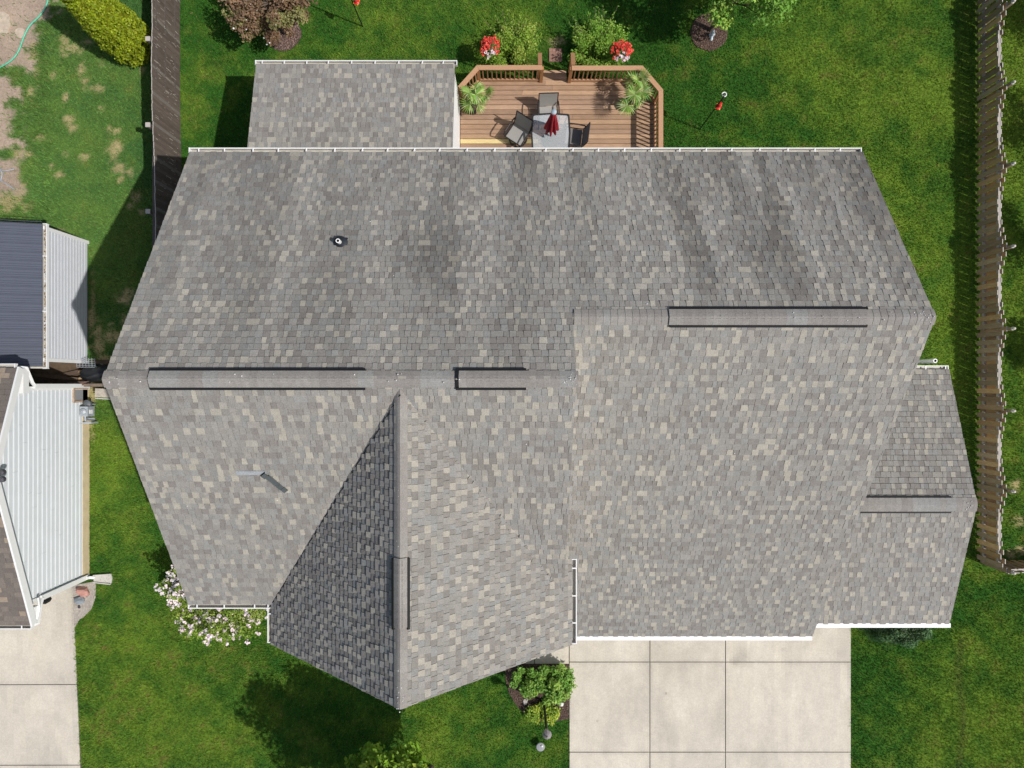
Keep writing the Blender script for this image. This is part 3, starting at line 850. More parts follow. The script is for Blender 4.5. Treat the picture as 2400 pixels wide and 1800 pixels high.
# ridge caps and ridge vents
def ridge(a, b_, slope, vents, w=.155, step=.142, tones=TONES, skip=None, bold=False):
    a = Vector(a); b_ = Vector(b_); d = (b_ - a).normalized(); L = (b_ - a).length
    side = Vector((d.y, -d.x, 0))
    prof = [-1, -.72, -.4, 0, .4, .72, 1]
    def zoff(t): return -slope * w * (math.sqrt(t * t + .06) - .245)
    s_ = 0.0
    band = None
    while s_ < L - .01:
        e_ = min(L, s_ + step)
        mid = (s_ + e_) / 2
        on = any(v0 <= mid <= v1 for v0, v1 in vents)
        base = .016 + (.034 if on else 0)
        if band is None or random.random() < (.75 if bold and not on else .33):
            r = random.random()
            band = (.236, .219, .202) if r < .5 else (.255, .241, .221) if r < .82 else (.256, .253, .240)
        j = random.uniform(.95, 1.05)
        c = tuple(z * j for z in band)
        m = MB(); rings = []
        for (q, off) in ((s_ - .0, base + (.002 if on or not bold else .008)), (e_ + .02, base)):
            top = [a + d * q + side * (t * w) + Vector((0, 0, zoff(t) + off)) for t in prof]
            rings.append(top)
        n = len(prof)
        bot = [[p - Vector((0, 0, .009)) for p in r_] for r_ in rings]
        m.v = [tuple(p) for r_ in rings + bot for p in r_]
        for i in range(n - 1):
            m.face((i, i + 1, n + i + 1, n + i), c)
            m.face((2 * n + i, 3 * n + i, 3 * n + i + 1, 2 * n + i + 1), c)
            m.face((i, 2 * n + i, 2 * n + i + 1, i + 1), c)
            m.face((n + i, n + i + 1, 3 * n + i + 1, 3 * n + i), c)
        m.face((0, n, 3 * n, 2 * n), c); m.face((n - 1, 3 * n - 1, 4 * n - 1, 2 * n - 1), c)
        if skip is None or not skip(mid):
            m.build('ridge_cap', M_shingle, house)
        s_ = e_
    for v0, v1 in vents:
        m = MB()
        for sg in (-1, 1):
            A = a + d * v0 + side * sg * (w + .014); B = a + d * v1 + side * sg * (w + .014)
            zz = zoff(1.0) + .022
            n_ = Vector((side.x * sg * slope, side.y * sg * slope, 1)).normalized()
            m.beam(A + Vector((0, 0, zz)), B + Vector((0, 0, zz)), .052, .045, up=n_)
            A2 = a + d * v0 + side * sg * w * .5; B2 = a + d * (v1 - .05) + side * sg * w * .5
            m.beam(A2 + Vector((0, 0, zoff(.5) + .012)), B2 + Vector((0, 0, zoff(.5) + .012)), w * .9, .05, up=n_)
        # end plates
        for q in (v0,):
            A = a + d * q + side * w * .98 + Vector((0, 0, zoff(.98) + .03)); T = a + d * q + Vector((0, 0, zoff(0) + .028)); B = a + d * q - side * w * .98 + Vector((0, 0, zoff(.98) + .03))
            m.beam(A, T, .008, .03); m.beam(T, B, .008, .03)
        m.build('ridge_vent', M_black, house)
z2 = pB(0, Y2) ; z1 = pB(0, Y1)
rx = lambda px, D: (px - 1200) * D / FPX
D2, D1, DG, DA = H - z2, H - z1, H - 8.86, H - 3.94
ridge((XL - .02, Y2, z2), (XS + .02, Y2, z2), S, [(rx(350, D2) - XL, rx(857, D2) - XL), (rx(1070, D2) - XL, rx(1236, D2) - XL)])
ridge((XS + .03, Y1, z1), (xrr - .01, Y1, z1), S, [(rx(1567, D1) - XS, rx(2032, D1) - XS)], bold=True)
yv0 = (900 - 1310) * DG / FPX; yv1 = (900 - 1478) * DG / FPX
ridge((GX, -.10, 8.86), (GX, -6.0, 8.86), SG, [(-yv0 - .1, -yv1 - .1)], w=.125)
ridge((XA0 + .2, -3.07, 3.94), (XA1 - .01, -3.07, 3.94), SA, [(rx(2012, DA) - XA0 - .2, rx(2230, DA) - XA0 - .2)], w=.175)

# nail-sealant blobs near ridge ends and rakes
def blobs(pts):
    b = MB()
    for (x, y, z) in pts:
        r = random.uniform(.006, .013)
        b.lathe((x, y, z), [(r, -.01), (r * .9, .008), (r * .3, .014)], n=6)
    return tag(b.build('sealant_blob', M_white, house), kind='stuff')
pts = []
for (cx, cy, sx, sy, pl, n, off) in ((7.95, Y1, .25, .12, None, 14, .04), (XS - .12, Y2 - .02, .12, .14, None, 16, .04), (GX, -5.85, .07, .25, 'g', 14, .04), (GX, -3, .12, 3, 'g', 14, .03),
                                     (11.6, -3.07, .12, .15, 'a', 9, .04), (-4, Y2, 3.4, .1, None, 12, .075), (5.5, Y1, 2, .1, None, 10, .075), (XL + .2, Y2, .15, .1, None, 5, .05)):
    for _ in range(n):
        x = cx + random.uniform(-sx, sx); y = cy + random.uniform(-sy, sy)
        if pl == 'g': z = min(pGL(x, y), pGR(x, y), 8.86 - .04)
        elif pl == 'a': z = min(pAB(x, y), pAF(x, y))
        elif cx > 2: z = min(pB(x, y), pF1(x, y))
        else: z = min(pB(x, y), pF2(x, y))
        pts.append((x, y, z + off))
for _ in range(10):
    t = random.random(); y = -3.2 - 3.2 * t; pts.append((11.74, y, pAF(0, y) + .02))
for _ in range(40):
    x = random.uniform(-7, 8); y = random.uniform(-5, 5)
    z = max(min(pB(x, y), pF2(x, y) if x < XS else pF1(x, y)), 0)
    if x > GX - 3.4 and x < 1.2 and y < 0: z = max(z, min(pGL(x, y), pGR(x, y)))
    if random.random() < .5: pts.append((x, y, z + .018))
blobs(pts)

# vent pipe with flashing on the back slope
def on_plane(px, py, a, c):       # plane z = a + c*y
    v = (900 - py) / FPX; D = (H - a) / (1 + c * v)
    return Vector(((px - 1200) / FPX * D, v * D, H - D))
vp = on_plane(799, 570, 9.0534, -S)
b = MB(); nb = Vector((0, S, 1)).normalized(); tb = Vector((0, 1, -S)).normalized()
b.obox(vp + Vector((0, .03, .03)), .19, .17, .014, (1, 0, 0), tb, nb)
b.obox(vp + Vector((.02, .095, .006)), .25, .045, .012, (1, 0, 0), tb, nb)
cone = []
b.lathe(vp + Vector((0, -.0, 0)), [(.15, -.02), (.146, .045), (.09, .09), (.055, .13)], n=18)
fl = b.build('pipe_flashing', M_rubber, house, smooth=False)
b = MB()
n = 18; zt = .30
b.v = []; 
def hollow(b, c, r0, r1, z0, z1, n=18, d=(0, 0, 1)):
    c = Vector(c); d = Vector(d).normalized()
    x = d.cross(Vector((.3, 1, 0))).normalized(); y = d.cross(x)
    k = len(b.v)
    for (r, z) in ((r1, z0), (r1, z1), (r0, z1), (r0, z1 - .12)):
        for q in range(n):
            t = 2 * math.pi * q / n; b.v.append(tuple(c + x * r * math.cos(t) + y * r * math.sin(t) + d * z))
    for a in range(3):
        for q in range(n):
            w = (q + 1) % n; b.face((k + a * n + q, k + a * n + w, k + (a + 1) * n + w, k + (a + 1) * n + q), mi=0 if a < 2 else 1)
    b.face([k + 3 * n + q for q in range(n)], mi=1)
hollow(b, vp, .028, .046, 0, .26)
b.build('vent_pipe', [M_pvc, M_rubber], house)
# white flue behind the side wing
b = MB(); hollow(b, (11.33, .62, 0), .034, .058, 1.9, 3.0)
b.tube([(11.33, .62, 1.9), (11.33, .5, 1.75), (11.33, .05, 1.75)], .058, 12)
b.build('flue_pipe', [M_pvc, M_rubber], house)
# patched strip where a shingle came away + hung back tab
A = on_plane(553, 1106, 8.935, S); B = on_plane(624, 1109, 8.935, S)
b = MB(); nf = Vector((0, -S, 1)).normalized(); tf = Vector((0, 1, S)).normalized()
cc = (A + B) / 2 + nf * .012
b.obox(cc, (B - A).length, .10, .012, (1, 0, 0), tf, nf, col=(.30, .325, .345)); b.build('bare_strip', M_shingle, house)
# porch post bases under the front gable by the garage
for (px, py) in ((1325, 1508), (1275, 1525)):
    p = P(px, py, 2.6)
    b = MB(); b.box(p.x - .09, p.x + .09, p.y - .0, p.y + .18, 0, 5.2 if False else 2.6); b.build('porch_post', M_white, house)

# the loose tab itself lies on the roof
C = on_plane(645, 1129, 8.935, S)
dd = Vector((50, -50 * 1.0, 0)).normalized(); dd = Vector((dd.x, dd.y, dd.y * S)).normalized()
sd = nf.cross(dd).normalized()
ls = thing('loose_shingle', 'dark strip of shingle lying crooked on the front roof slope', 'shingle', C)
b = MB()
N = 6
for i in range(N):
    s0 = -.30 + .6 * i / N; s1 = -.30 + .6 * (i + 1) / N
    lift0 = .03 + .03 * ((i / N) - .5) ** 2 * 4; 
    c = C + dd * ((s0 + s1) / 2) + nf * lift0 + sd * (.012 * math.sin(i * 1.3))
    b.obox(c, (s1 - s0) + .004, .115, .012, dd, sd, nf, col=(.085, .098, .098))
b.build('tab', M_shingle, ls)
b = MB(); b.obox(C - dd * .305 + nf * .035, .012, .13, .03, dd, sd, nf, col=(.02, .02, .022)); b.build('torn_edge', M_black, ls)

# ------------------------------------------------------------------ NEIGHBOUR'S SHED (north-west of the side yard)
XW = -13.12
shed = thing('shed', 'garden shed with a dark blue grey ribbed metal roof and pale siding', 'shed', (-15.2, 2.5, 0))
ys0, ys1 = .66, 4.40
ZS = 2.12
b = MB(); b.box(-17.4, XW - .04, ys0 + .04, ys1 - .04, 0, ZS - .12); b.build('wall', M_shedside, shed)
nb = 14
for k in range(nb):
    z0 = .10 + k * (ZS - .12) / nb; z1 = z0 + (ZS - .12) / nb + .01
    b = MB()
    h_ = z1 - z0
    pr_ = [(XW - .045, z0), (XW + .016, z0), (XW + .012, z0 + h_ * .70), (XW - .026, z1), (XW - .045, z1)]
    b.loft([(a_, ys0 + .05, c_) for a_, c_ in pr_], [(a_, ys1 - .05, c_) for a_, c_ in pr_])
    b.build('siding_plank', M_shedside, shed)
for (y0, y1) in ((ys0 - .03, ys0 + .07), (ys1 - .07, ys1 + .03)):
    b = MB(); b.box(XW - .1, XW + .02, y0, y1, 0, ZS); b.build('corner_trim', M_white, shed)
SHX = -13.135
pSH = lambda x: 2.16 + .26 * (SHX - x)
b = MB()
xr = [SHX, -15.2, -17.4]; zr = [pSH(SHX), pSH(-15.2), pSH(SHX)]
ya, yb = .50, 4.46
b.loft([(x, ya, z) for x, z in zip(xr, zr)] + [(x, ya, z - .06) for x, z in reversed(list(zip(xr, zr)))],
       [(x, yb, z) for x, z in zip(xr, zr)] + [(x, yb, z - .06) for x, z in reversed(list(zip(xr, zr)))])
b.build('roof_panel', M_metalroof, shed)
nr = 17
for k in range(nr):
    y = ya + .06 + (yb - ya - .12) * k / (nr - 1)
    b = MB()
    for x0, x1 in ((SHX, -15.2), (-17.4, -15.2)):
        z0, z1 = pSH(SHX), pSH(-15.2)
        A = [(x0, y - .022, z0), (x0, y + .022, z0), (x0, y + .011, z0 + .028), (x0, y - .011, z0 + .028)]
        B = [(x1, y - .022, z1), (x1, y + .022, z1), (x1, y + .011, z1 + .028), (x1, y - .011, z1 + .028)]
        b.loft(A, B)
        y2 = y + .085
        for dy in (.075, .135):
            A = [(x0, y + dy - .008, z0), (x0, y + dy + .008, z0), (x0, y + dy, z0 + .008)]
            B = [(x1, y + dy - .008, z1), (x1, y + dy + .008, z1), (x1, y + dy, z1 + .008)]
            b.loft(A, B)
    b.build('roof_rib', M_metalroof, shed)
gutter((SHX + .005, yb + .02), (SHX + .005, .44), (1, 0), pSH(SHX) - .03, parent=shed, w=.11, h=.1, hang=1.6, start=.9)
b = MB()
for q in range(260):     # leaf litter lying in the shed gutter
    y = random.uniform(.48, 4.45); x = SHX + .015 + random.uniform(0, .07)
    c = random.choice(((.30, .24, .15), (.12, .08, .05), (.45, .40, .30)))
    b.obox((x, y, pSH(SHX) - .09 + random.uniform(0, .03)), .03, .05, .006, Vector((math.cos(q), math.sin(q), 0)), Vector((-math.sin(q), math.cos(q), 0)), col=c)
tag(b.build('gutter_litter', M_chip, shed), kind='stuff')
b = MB(); b.beam((-14.3, .46, 2.38), (-13.05, .46, 2.06), .05, .16); b.build('rake_board', M_cream, shed)
b = MB(); b.box(-13.1, -12.05, ys0 - .11, ys0 - .04, .02, .12); b.build('base_rail', M_white, shed)

# ------------------------------------------------------------------ NEIGHBOUR'S HOUSE
nh = thing('neighbour_house', 'pale sided neighbouring house with a brown shingle roof at the left edge', 'house', (-16, -3, 0))
NY0, NY1 = -5.95, -.10
RYN, RZ = -2.25, 4.33
sF = .345
zN = lambda y: RZ - sF * abs(y - RYN) if y < RYN else RZ - .355 * (y - RYN)
XR = -12.96
b = MB()
prof = [(NY0 + .03, 0), (NY1 - .03, 0), (NY1 - .03, zN(NY1) - .17), (RYN, RZ - .17), (NY0 + .03, zN(NY0) - .17)]
b.loft([(XW - .04, y, z) for y, z in prof], [(-19, y, z) for y, z in prof]); b.build('wall', M_siding, nh)
b = MB(); b.box(XW - .06, XW + .03, NY0 + .01, NY1 - .01, 0, .34); b.build('foundation', M_found, nh)
ex = .19; z = .33; k = 0
while z < RZ - .3:
    z1 = z + ex + .012
    yl = NY0 + .02; yh = NY1 - .02
    lim = zN(NY0) - .18
    if z1 > lim: yl = RYN - (RZ - .18 - z1) / sF
    if z1 > zN(NY1) - .18: yh = RYN + (RZ - .18 - z1) / .355
    if yh - yl < .25: break
    cuts = [yl]; y = yl + random.uniform(.6, 3.4)
    while y < yh - .3:
        cuts.append(y); y += random.uniform(2.2, 3.7)
    cuts.append(yh)
    for i in range(len(cuts) - 1):
        a0 = cuts[i] + (.002 if i else 0); a1 = cuts[i + 1] - (.002 if i < len(cuts) - 2 else 0)
        o_ = .002 * (i % 2)
        b = MB()
        h_ = z1 - z
        pr_ = [(XW - .045, z), (XW + .018 + o_, z), (XW + .013 + o_, z + h_ * .62), (XW - .022 + o_, z1), (XW - .045, z1)]
        b.loft([(q_, a0, c_) for q_, c_ in pr_], [(q_, a1, c_) for q_, c_ in pr_])
        b.build('siding_plank', M_siding, nh)
    z += ex; k += 1
EF, EB = -6.50, .42
pNF = lambda x, y: RZ - sF * (RYN - y)
pNB = lambda x, y: RZ - .355 * (y - RYN)
for pl, poly in ((pNF, [(-19, RYN), (-19, EF), (XR, EF), (XR, RYN)]), (pNB, [(-19, RYN), (XR, RYN), (XR, EB), (-19, EB)])):
    b = MB(); top = [Vector((x, y, pl(x, y) - .004)) for x, y in poly]
    b.loft([p - Vector((0, 0, .15)) for p in top], top); b.build('roof_panel', M_deckroof, nh)
nt_ = shingle_tabs(pNF, [[(-17.2, RYN), (XR - .02, RYN), (XR - .02, EF), (-17.2, EF)]], (1, 0), (0, 1), sF, tones=TONES2, seed=31, wr=(.14, .3))
nt_ += shingle_tabs(pNB, [[(-17.2, RYN), (XR - .02, RYN), (XR - .02, EB), (-17.2, EB)]], (1, 0), (0, -1), .355, tones=TONES2, seed=32, wr=(.14, .3))
place_shingles(nt_, nh)
random.seed(77)
for (y0, y1) in ((RYN, EF), (RYN, EB)):
    b = MB(); b.beam((XR + .02, y0, zN(y0) - .08), (XR + .02, y1, zN(y1) - .08), .05, .2); b.build('rake_board', M_white, nh)
    b = MB(); yy = y1 * .92 + y0 * .08
    b.beam((XR - .15, y0, zN(y0) - .19), (XR - .15, y1, zN(y1) - .19), .28, .02); b.build('soffit', M_white, nh)
b = MB(); b.box(XW + .0, XR + .02, -.25, .43, 2.98, 3.2); b.build('eave_return', M_white, nh)
b = MB(); b.box(XW + .0, XR + .02, -6.5, -6.05, 2.58, 2.76); b.build('eave_return', M_white, nh)
gutter((-19, EF + .01), (XR - .02, EF + .01), (0, -1), zN(EF) - .02, parent=nh, hang=.9, start=.35)
gutter((-19, EB - .01), (XR - .1, EB - .01), (0, 1), zN(EB) - .02, parent=nh, hang=1.1, start=.4)
# downspouts
b = MB()
b.tube([(XR - .1, .44, 3.2), (XR - .0, .44, 3.08), (XW + .10, .05, 2.75), (XW + .08, -.055, 2.6)], .055, 4)
b.box(XW + .045, XW + .105, -.115, .005, .1, 2.62)
b.build('downspout', M_white, nh)
b = MB()
b.tube([(XR - .04, -6.54, 2.72), (XR - .0, -6.54, 2.6), (XW + .1, -6.1, 2.42), (XW + .08, -5.93, 2.3)], .055, 4)
b.box(XW + .055, XW + .10, -6.0, -5.86, .2, 2.34)
b.tube([(XW + .08, -5.95, .26), (XW + .1, -5.96, .14), (XW + .24, -5.98, .09)], .055, 4)
b.build('downspout', M_white, nh)
b = MB(); b.tube([(XR + .02, -6.40, 2.66), (XR + .06, -6.1, 2.62), (XR - .02, -5.86, 2.56)], .035, 6); b.build('gutter_strap', M_white, nh)
b = MB(); b.box(XW - .05, XW + .05, NY0 - .05, NY0 + .07, 0, zN(NY0) - .2); b.build('corner_trim', M_white, nh)
b = MB(); b.box(XW - .05, XW + .035, NY1 - .07, NY1 + .03, 0, zN(NY1) - .2); b.build('corner_trim', M_white, nh)
# wall lantern on the front corner
b = MB(); lx, ly, lz = -12.75 - .45, -6.12, 2.0
b.box(lx - .06, lx + .06, ly, ly + .16, lz - .05, lz + .05)
b.lathe((lx, ly, lz - .12), [(.04, -.16), (.085, -.12), (.10, .10), (.03, .2)], n=6)
b.build('wall_lantern', M_iron, nh)
# floodlight near the gable peak
b = MB(); p = Vector((XW + .05, RYN - .08, 4.05))
b.box(p.x - .05, p.x + .06, p.y - .09, p.y + .09, p.z - .06, p.z + .06)
b.lathe(p + Vector((.18, -.08, 0)), [(.03, -.07), (.075, -.05), (.075, .05), (.03, .07)], n=10)
b.lathe(p + Vector((.18, .1, 0)), [(.03, -.07), (.075, -.05), (.075, .05), (.03, .07)], n=10)
b.build('flood_light', mat('dark_plastic', (.06, .06, .07), rough=.5), nh)
# window well frame and meter
b = MB()
for (y0, y1, x0, x1, z0, z1) in ((-.56, -.5, XW + .0, XW + .06, .1, .8), (-.16, -.10, XW, XW + .06, .1, .8), (-.56, -.1, XW, XW + .06, .78, .84)):
    b.box(x0, x1, y0, y1, z0, z1)
b.build('panel_frame', mat('rusty_frame', (.40, .30, .22), rough=.9, var=.4, scale=14), nh)
b = MB(); b.box(XW + .012, XW + .03, -.5, -.16, .1, .78); b.build('access_panel', M_plate, nh)

gm = thing('gas_meter', 'grey gas meter with regulator and pipes by the neighbouring wall', 'meter', (-12.95, -.85, 0))
b = MB(); b.box(-13.03, -12.79, -.98, -.68, .25, .60)
b.lathe((-12.91, -.83, .6), [(.10, 0), (.09, .05), (.03, .08)], n=12); b.build('meter_body', M_galv, gm)
b = MB(); b.lathe((-12.90, -.60, .42), [(.02, -.08), (.12, -.05), (.12, .05), (.05, .09)], n=14); b.build('regulator', mat('dark_grey_metal', (.10, .11, .12), rough=.5), gm)
b = MB(); b.box(-12.84, -12.78, -.90, -.78, .36, .52); b.build('dial', M_white, gm)
b = MB(); b.tube([(-12.9, -.62, 0), (-12.9, -.62, .45), (-12.9, -.75, .58)], .025, 6)
b.tube([(-12.9, -.95, .55), (-12.92, -1.1, .5), (-12.92, -1.1, .05)], .03, 6); b.tube([(-12.84, -1.18, .0), (-12.84, -1.18, .35), (-13.05, -1.18, .4)], .03, 6)
b.tube([(-12.75, -1.05, .3), (-13.0, -1.05, .3)], .022, 6)
b.build('pipe', M_galv, gm)

# splash block
sb = thing('splash_block', 'grey concrete splash block below the white downspout', 'splash block', (-12.7, -6.0, 0))
b = MB(); p0 = P(222, 1355); p1 = P(262, 1356)
b.loft([(p0.x, p0.y - .10, 0), (p1.x, p1.y - .15, 0), (p1.x + .03, p1.y, 0), (p1.x, p1.y + .15, 0), (p0.x, p0.y + .10, 0)],
       [(p0.x, p0.y - .10, .06), (p1.x, p1.y - .15, .045), (p1.x + .03, p1.y, .045), (p1.x, p1.y + .15, .045), (p0.x, p0.y + .10, .06)])
b.build('tray', M_plain, sb)
b = MB()
for sg in (-1, 1):
    b.beam((p0.x, p0.y + sg * .105, .07), (p1.x, p1.y + sg * .155, .065), .03, .07)
b.build('rim', M_plain, sb)

def rock(name, label, c, r, col, seed, sq=(1, 1, .7)):
    rr = np.random.default_rng(seed)
    bm = MB(); n = 12; m = 7; k0 = 0
    bm.lathe((0, 0, 0), [(math.sin(math.pi * (i + .35) / (m - .3)), -math.cos(math.pi * (i + .35) / (m - .3))) for i in range(m)], n=n, col=col)
    V = np.array(bm.v)
    for _ in range(9):
        d = rr.normal(size=3); d /= np.linalg.norm(d); lim = rr.uniform(.5, .85)
        t = V @ d; ov = t > lim; V[ov] -= np.outer((t[ov] - lim), d)
    V *= np.array(sq) * r; V += rr.normal(0, .012 * r, V.shape)
    V[:, 2] += r * sq[2] * .55
    a = rr.uniform(0, 6.28); R = np.array([[math.cos(a), -math.sin(a), 0], [math.sin(a), math.cos(a), 0], [0, 0, 1]])
    V = V @ R.T
    bm.v = [tuple(p) for p in V]
    o = bm.build(name, M_rock); o.location = (c[0], c[1], 0)
    return tag(o, label, 'rock')
rock('rock', 'pink boulder beside the neighbouring driveway', G(199, 1383), .23, (.42, .22, .18), 1, (1.05, .8, .7))
rock('rock', 'blue grey boulder in front of the pink boulder', G(188, 1404), .19, (.22, .25, .27), 2, (1.0, .75, .7))
rock('rock', 'small dark stone in the gravel by the neighbouring driveway', G(187, 1422), .06, (.05, .05, .055), 3)
rock('rock', 'pale pointed rock at the west side of the lamp post bed', G(1230, 1642), .13, (.46, .42, .38), 4, (.7, 1.1, .6))
rock('rock', 'small white rock at the driveway side of the lamp post bed', G(1317, 1649), .10, (.72, .70, .66), 5, (.8, .9, .5))

# tarp, firewood and timbers in the gap
tp = thing('tarp', 'crumpled black tarp thrown over firewood beside the house corner', 'tarp', (-12.6, .3, 0))
n = 16; xs_ = np.linspace(-13.05, -11.75, n); ysn = np.linspace(-.02, .62, 10)
XX_, YY_ = np.meshgrid(xs_, ysn, indexing='ij')
u_ = (XX_ + 13.05) / 1.3; v_ = (YY_ + .02) / .64
Z = .55 * np.sin(np.pi * np.clip(v_, .03, .97)) ** .5 * (1 - .25 * u_) + (fbm(XX_.ravel() * 4, YY_.ravel() * 4, 7, 3).reshape(XX_.shape) - .5) * .28
Z = np.maximum(Z, .02)
ids = np.arange(n * 10).reshape(n, 10)
F = np.stack([ids[:-1, :-1], ids[1:, :-1], ids[1:, 1:], ids[:-1, 1:]], -1).reshape(-1, 4)
np_mesh('cover', np.stack([XX_.ravel(), YY_.ravel(), Z.ravel()], 1), F, None, M_tarp, tp)
for k in range(9):
    c = Vector((-13.10 - .05 * (k % 2), .02 + .11 * (k % 4) + .03, .1 + .12 * (k // 4)))
    o = MB(); o.tube([c + Vector((-.12, 0, 0)), c + Vector((.22, 0, 0))], random.uniform(.045, .06), 7, col=random.choice(((.42, .30, .17), (.36, .25, .14), (.30, .20, .12))))
    g_ = o.build('firewood_log', M_timber)
    tag(g_, 'split firewood log sticking out from under the black tarp', 'firewood', 'firewood logs under the tarp')
    if k >= 0:
        pass
for k, (a, b_, w, h, col, lab) in enumerate((
        ((-15.0, .32, .16), (-12.9, .10, .2), .10, .06, (.13, .09, .06), 'dark plank leaning in the gap beside the shed'),
        ((-14.6, .12, .06), (-13.2, .42, .08), .12, .05, (.10, .07, .05), 'dark plank lying crosswise in the gap beside the shed'),
        ((-13.55, -.0, .3), (-12.9, .02, .5), .12, .12, (.16, .10, .075), 'short brown timber standing at the corner of the neighbouring house'),
        ((-12.9, -.04, .55), (-11.4, -.02, .55), .09, .14, (.17, .13, .10), 'long brown timber in front of the black tarp'),
        ((-12.55, -.26, .62), (-11.3, -.32, .62), .26, .03, (.42, .37, .31), 'pale weathered board bridging the gap between the two houses'))):
    b = MB(); b.beam(a, b_, w, h, col=col); o = b.build('timber', M_timber)
    tag(o, lab, 'timber')
b = MB(); b.beam((-12.55, -.43, .60), (-11.3, -.50, .60), .03, .06); tag(b.build('gate_rail', M_cream), 'thin cream rail along the pale board between the houses', 'rail')
# mesh of a wire basket near the tarp
wb = MB(); c = Vector((-12.95, .66, 0))
for k in range(7):
    t = math.pi * k / 6
    wb.tube([c + Vector((-.28 + .56 * k / 6, -.16, .02)), c + Vector((-.28 + .56 * k / 6, -.13, .42)), c + Vector((-.28 + .56 * k / 6, .12, .44))], .008, 4)
for k in range(5):
    wb.tube([c + Vector((-.28, -.15 + .06 * k, .43)), c + Vector((.28, -.15 + .06 * k, .43))], .008, 4)
tag(wb.build('wire_crate', M_galv), 'grey wire crate standing behind the black tarp', 'crate')

# ------------------------------------------------------------------ FENCES
sf = thing('stockade_fence', 'tall weathered dark brown board fence along the west side yard', 'fence', (-10.25, 8, 0))
y = 12.7; k = 0
while y > 2.2:
    w = random.uniform(.088, .105)
    x = -10.25 + .05 * math.sin(y * .45) + .03 * fbm(np.array([y * .8]), np.array([2.]), 4, 2)[0]
    zt = 1.72 + random.uniform(-.012, .012) + .03 * math.sin(y * .9)
    t = random.uniform(.8, 1.2); c = (.115 * t, .090 * t, .074 * t)
    if random.random() < .1: c = (.17, .15, .13)
    b = MB()
    dx = random.uniform(-.004, .004)
    b.box(x - .011 + dx, x + .011 + dx, y - w + .003, y, .03, zt, col=c, top=1)
    b.build('fence_board', [M_stock, M_stockend], sf)
    y -= w
for z in (.35, .95, 1.5):
    b = MB(); b.box(-10.36, -10.27, 2.2, 12.7, z - .045, z + .045, col=(.11, .09, .08)); b.build('fence_rail', M_stock, sf)
for py in (-60, 90, 292, 495, 690):
    yy = P(0, py, 1.7).y if py > -50 else 11.9
    yy = (900 - py) * 20.3 / FPX
    if yy < 2.3: continue
    b = MB(); b.box(-10.47, -10.37, yy - .05, yy + .05, 0, 1.66, col=(.13, .11, .1)); po = b.build('fence_post', M_stock, sf)
    b = MB(); b.box(-10.485, -10.355, yy - .065, yy + .065, 1.661, 1.70); b.build('post_cap', M_stockend, po)
# pale scrapes on the boards are long-worn bare wood: thin slivers proud of the face
b = MB()
for _ in range(190):
    yy = random.uniform(5.4, 12.4); zz = random.uniform(.15, 1.6); L = random.choice((.03, .04, .06, .06, .1, .2, .3))
    xx = -10.25 + .05 * math.sin(yy * .45) + .03 * fbm(np.array([yy * .8]), np.array([2.]), 4, 2)[0] + .0165
    sl = random.uniform(.006, .014)
    b.obox((xx, yy, zz), .004, sl, L, col=random.choice(((.42, .38, .31), (.50, .46, .38), (.33, .29, .25))))
tag(b.build('bare_wood_sliver', M_timber, sf), kind='stuff')

pf = thing('picket_fence', 'brown board on board fence with scalloped top along the east lawn', 'fence', (14.45, 4, 0))
posts = [(900 - py) * 20.6 / FPX for py in (-185, 3, 193, 383, 577, 770, 963, 1152, 1343)]
def scallop(y):
    for a, b_ in zip(posts, posts[1:]):
        if b_ <= y <= a:
            t = (y - b_) / (a - b_); return 1.22 - .25 * math.sin(math.pi * t) ** 1.2
    return 1.2
FX = 14.44
y = posts[0] - .1; k = 0
PCOL = [(.43, .285, .15), (.35, .235, .14), (.48, .31, .155), (.31, .225, .15), (.39, .29, .185)]
def picket(parent, cx, cy, along, zt, side, w=.142):
    c = random.choice(PCOL); t = random.uniform(.66, 1.2); c = tuple(q * t for q in c)
    b = MB(); a = Vector(along); s_ = Vector((-a.y, a.x, 0))
    p = Vector((cx, cy, 0)) + s_ * side
    lean = random.uniform(-.006, .006)
    A = [p + a * (-w / 2) + s_ * -.0095, p + a * (w / 2) + s_ * -.0095, p + a * (w / 2) + s_ * .0095, p + a * (-w / 2) + s_ * .0095]
    B = [q + Vector((0, 0, zt)) + a * lean for q in A]; A = [q + Vector((0, 0, .04)) for q in A]
    b.loft(A, B, col=c); b.m[1] = 1
    return b.build('picket', [M_picket, M_picketend], parent)
while y > posts[-1] + .02:
    picket(pf, FX, y, (0, 1, 0), scallop(y) + random.uniform(-.01, .01), .052 if k % 2 else -.052)
    y -= .122; k += 1
for z in (.28, .93):
    for a, b_ in zip(posts, posts[1:]):
        m = MB(); m.box(FX - .038, FX + .038, b_ + .05, a - .05, z - .045, z + .045); m.build('fence_rail', M_rail, pf)
def fpost(parent, x, y):
    m = MB(); m.box(x - .045, x + .045, y - .045, y + .045, 0, 1.36, col=(.25, .19, .13)); po = m.build('fence_post', M_picket, parent)
    m = MB(); m.lathe((x, y, 1.36), [(.05, 0), (.05, .02), (.022, .035), (.04, .06), (.044, .08), (.033, .105), (.01, .12)], n=12); m.build('finial', M_picketend, po)
for y in posts: fpost(pf, FX + .11, y)
pf2 = thing('picket_fence', 'short return of the board fence running east from its southern end', 'fence', (15.5, posts[-1], 0))
x = FX + .17; k = 0
while x < 18:
    picket(pf2, x, posts[-1] - .02, (1, 0, 0), 1.22 - .2 * math.sin(math.pi * ((x - FX) / 2.36 % 1)) ** 1.2, .052 if k % 2 else -.052); x += .122; k += 1
for z in (.28, .93):
    m = MB(); m.box(FX + .12, 18, posts[-1] - .055, posts[-1] + .015, z - .045, z + .045); m.build('fence_rail', M_rail, pf2)
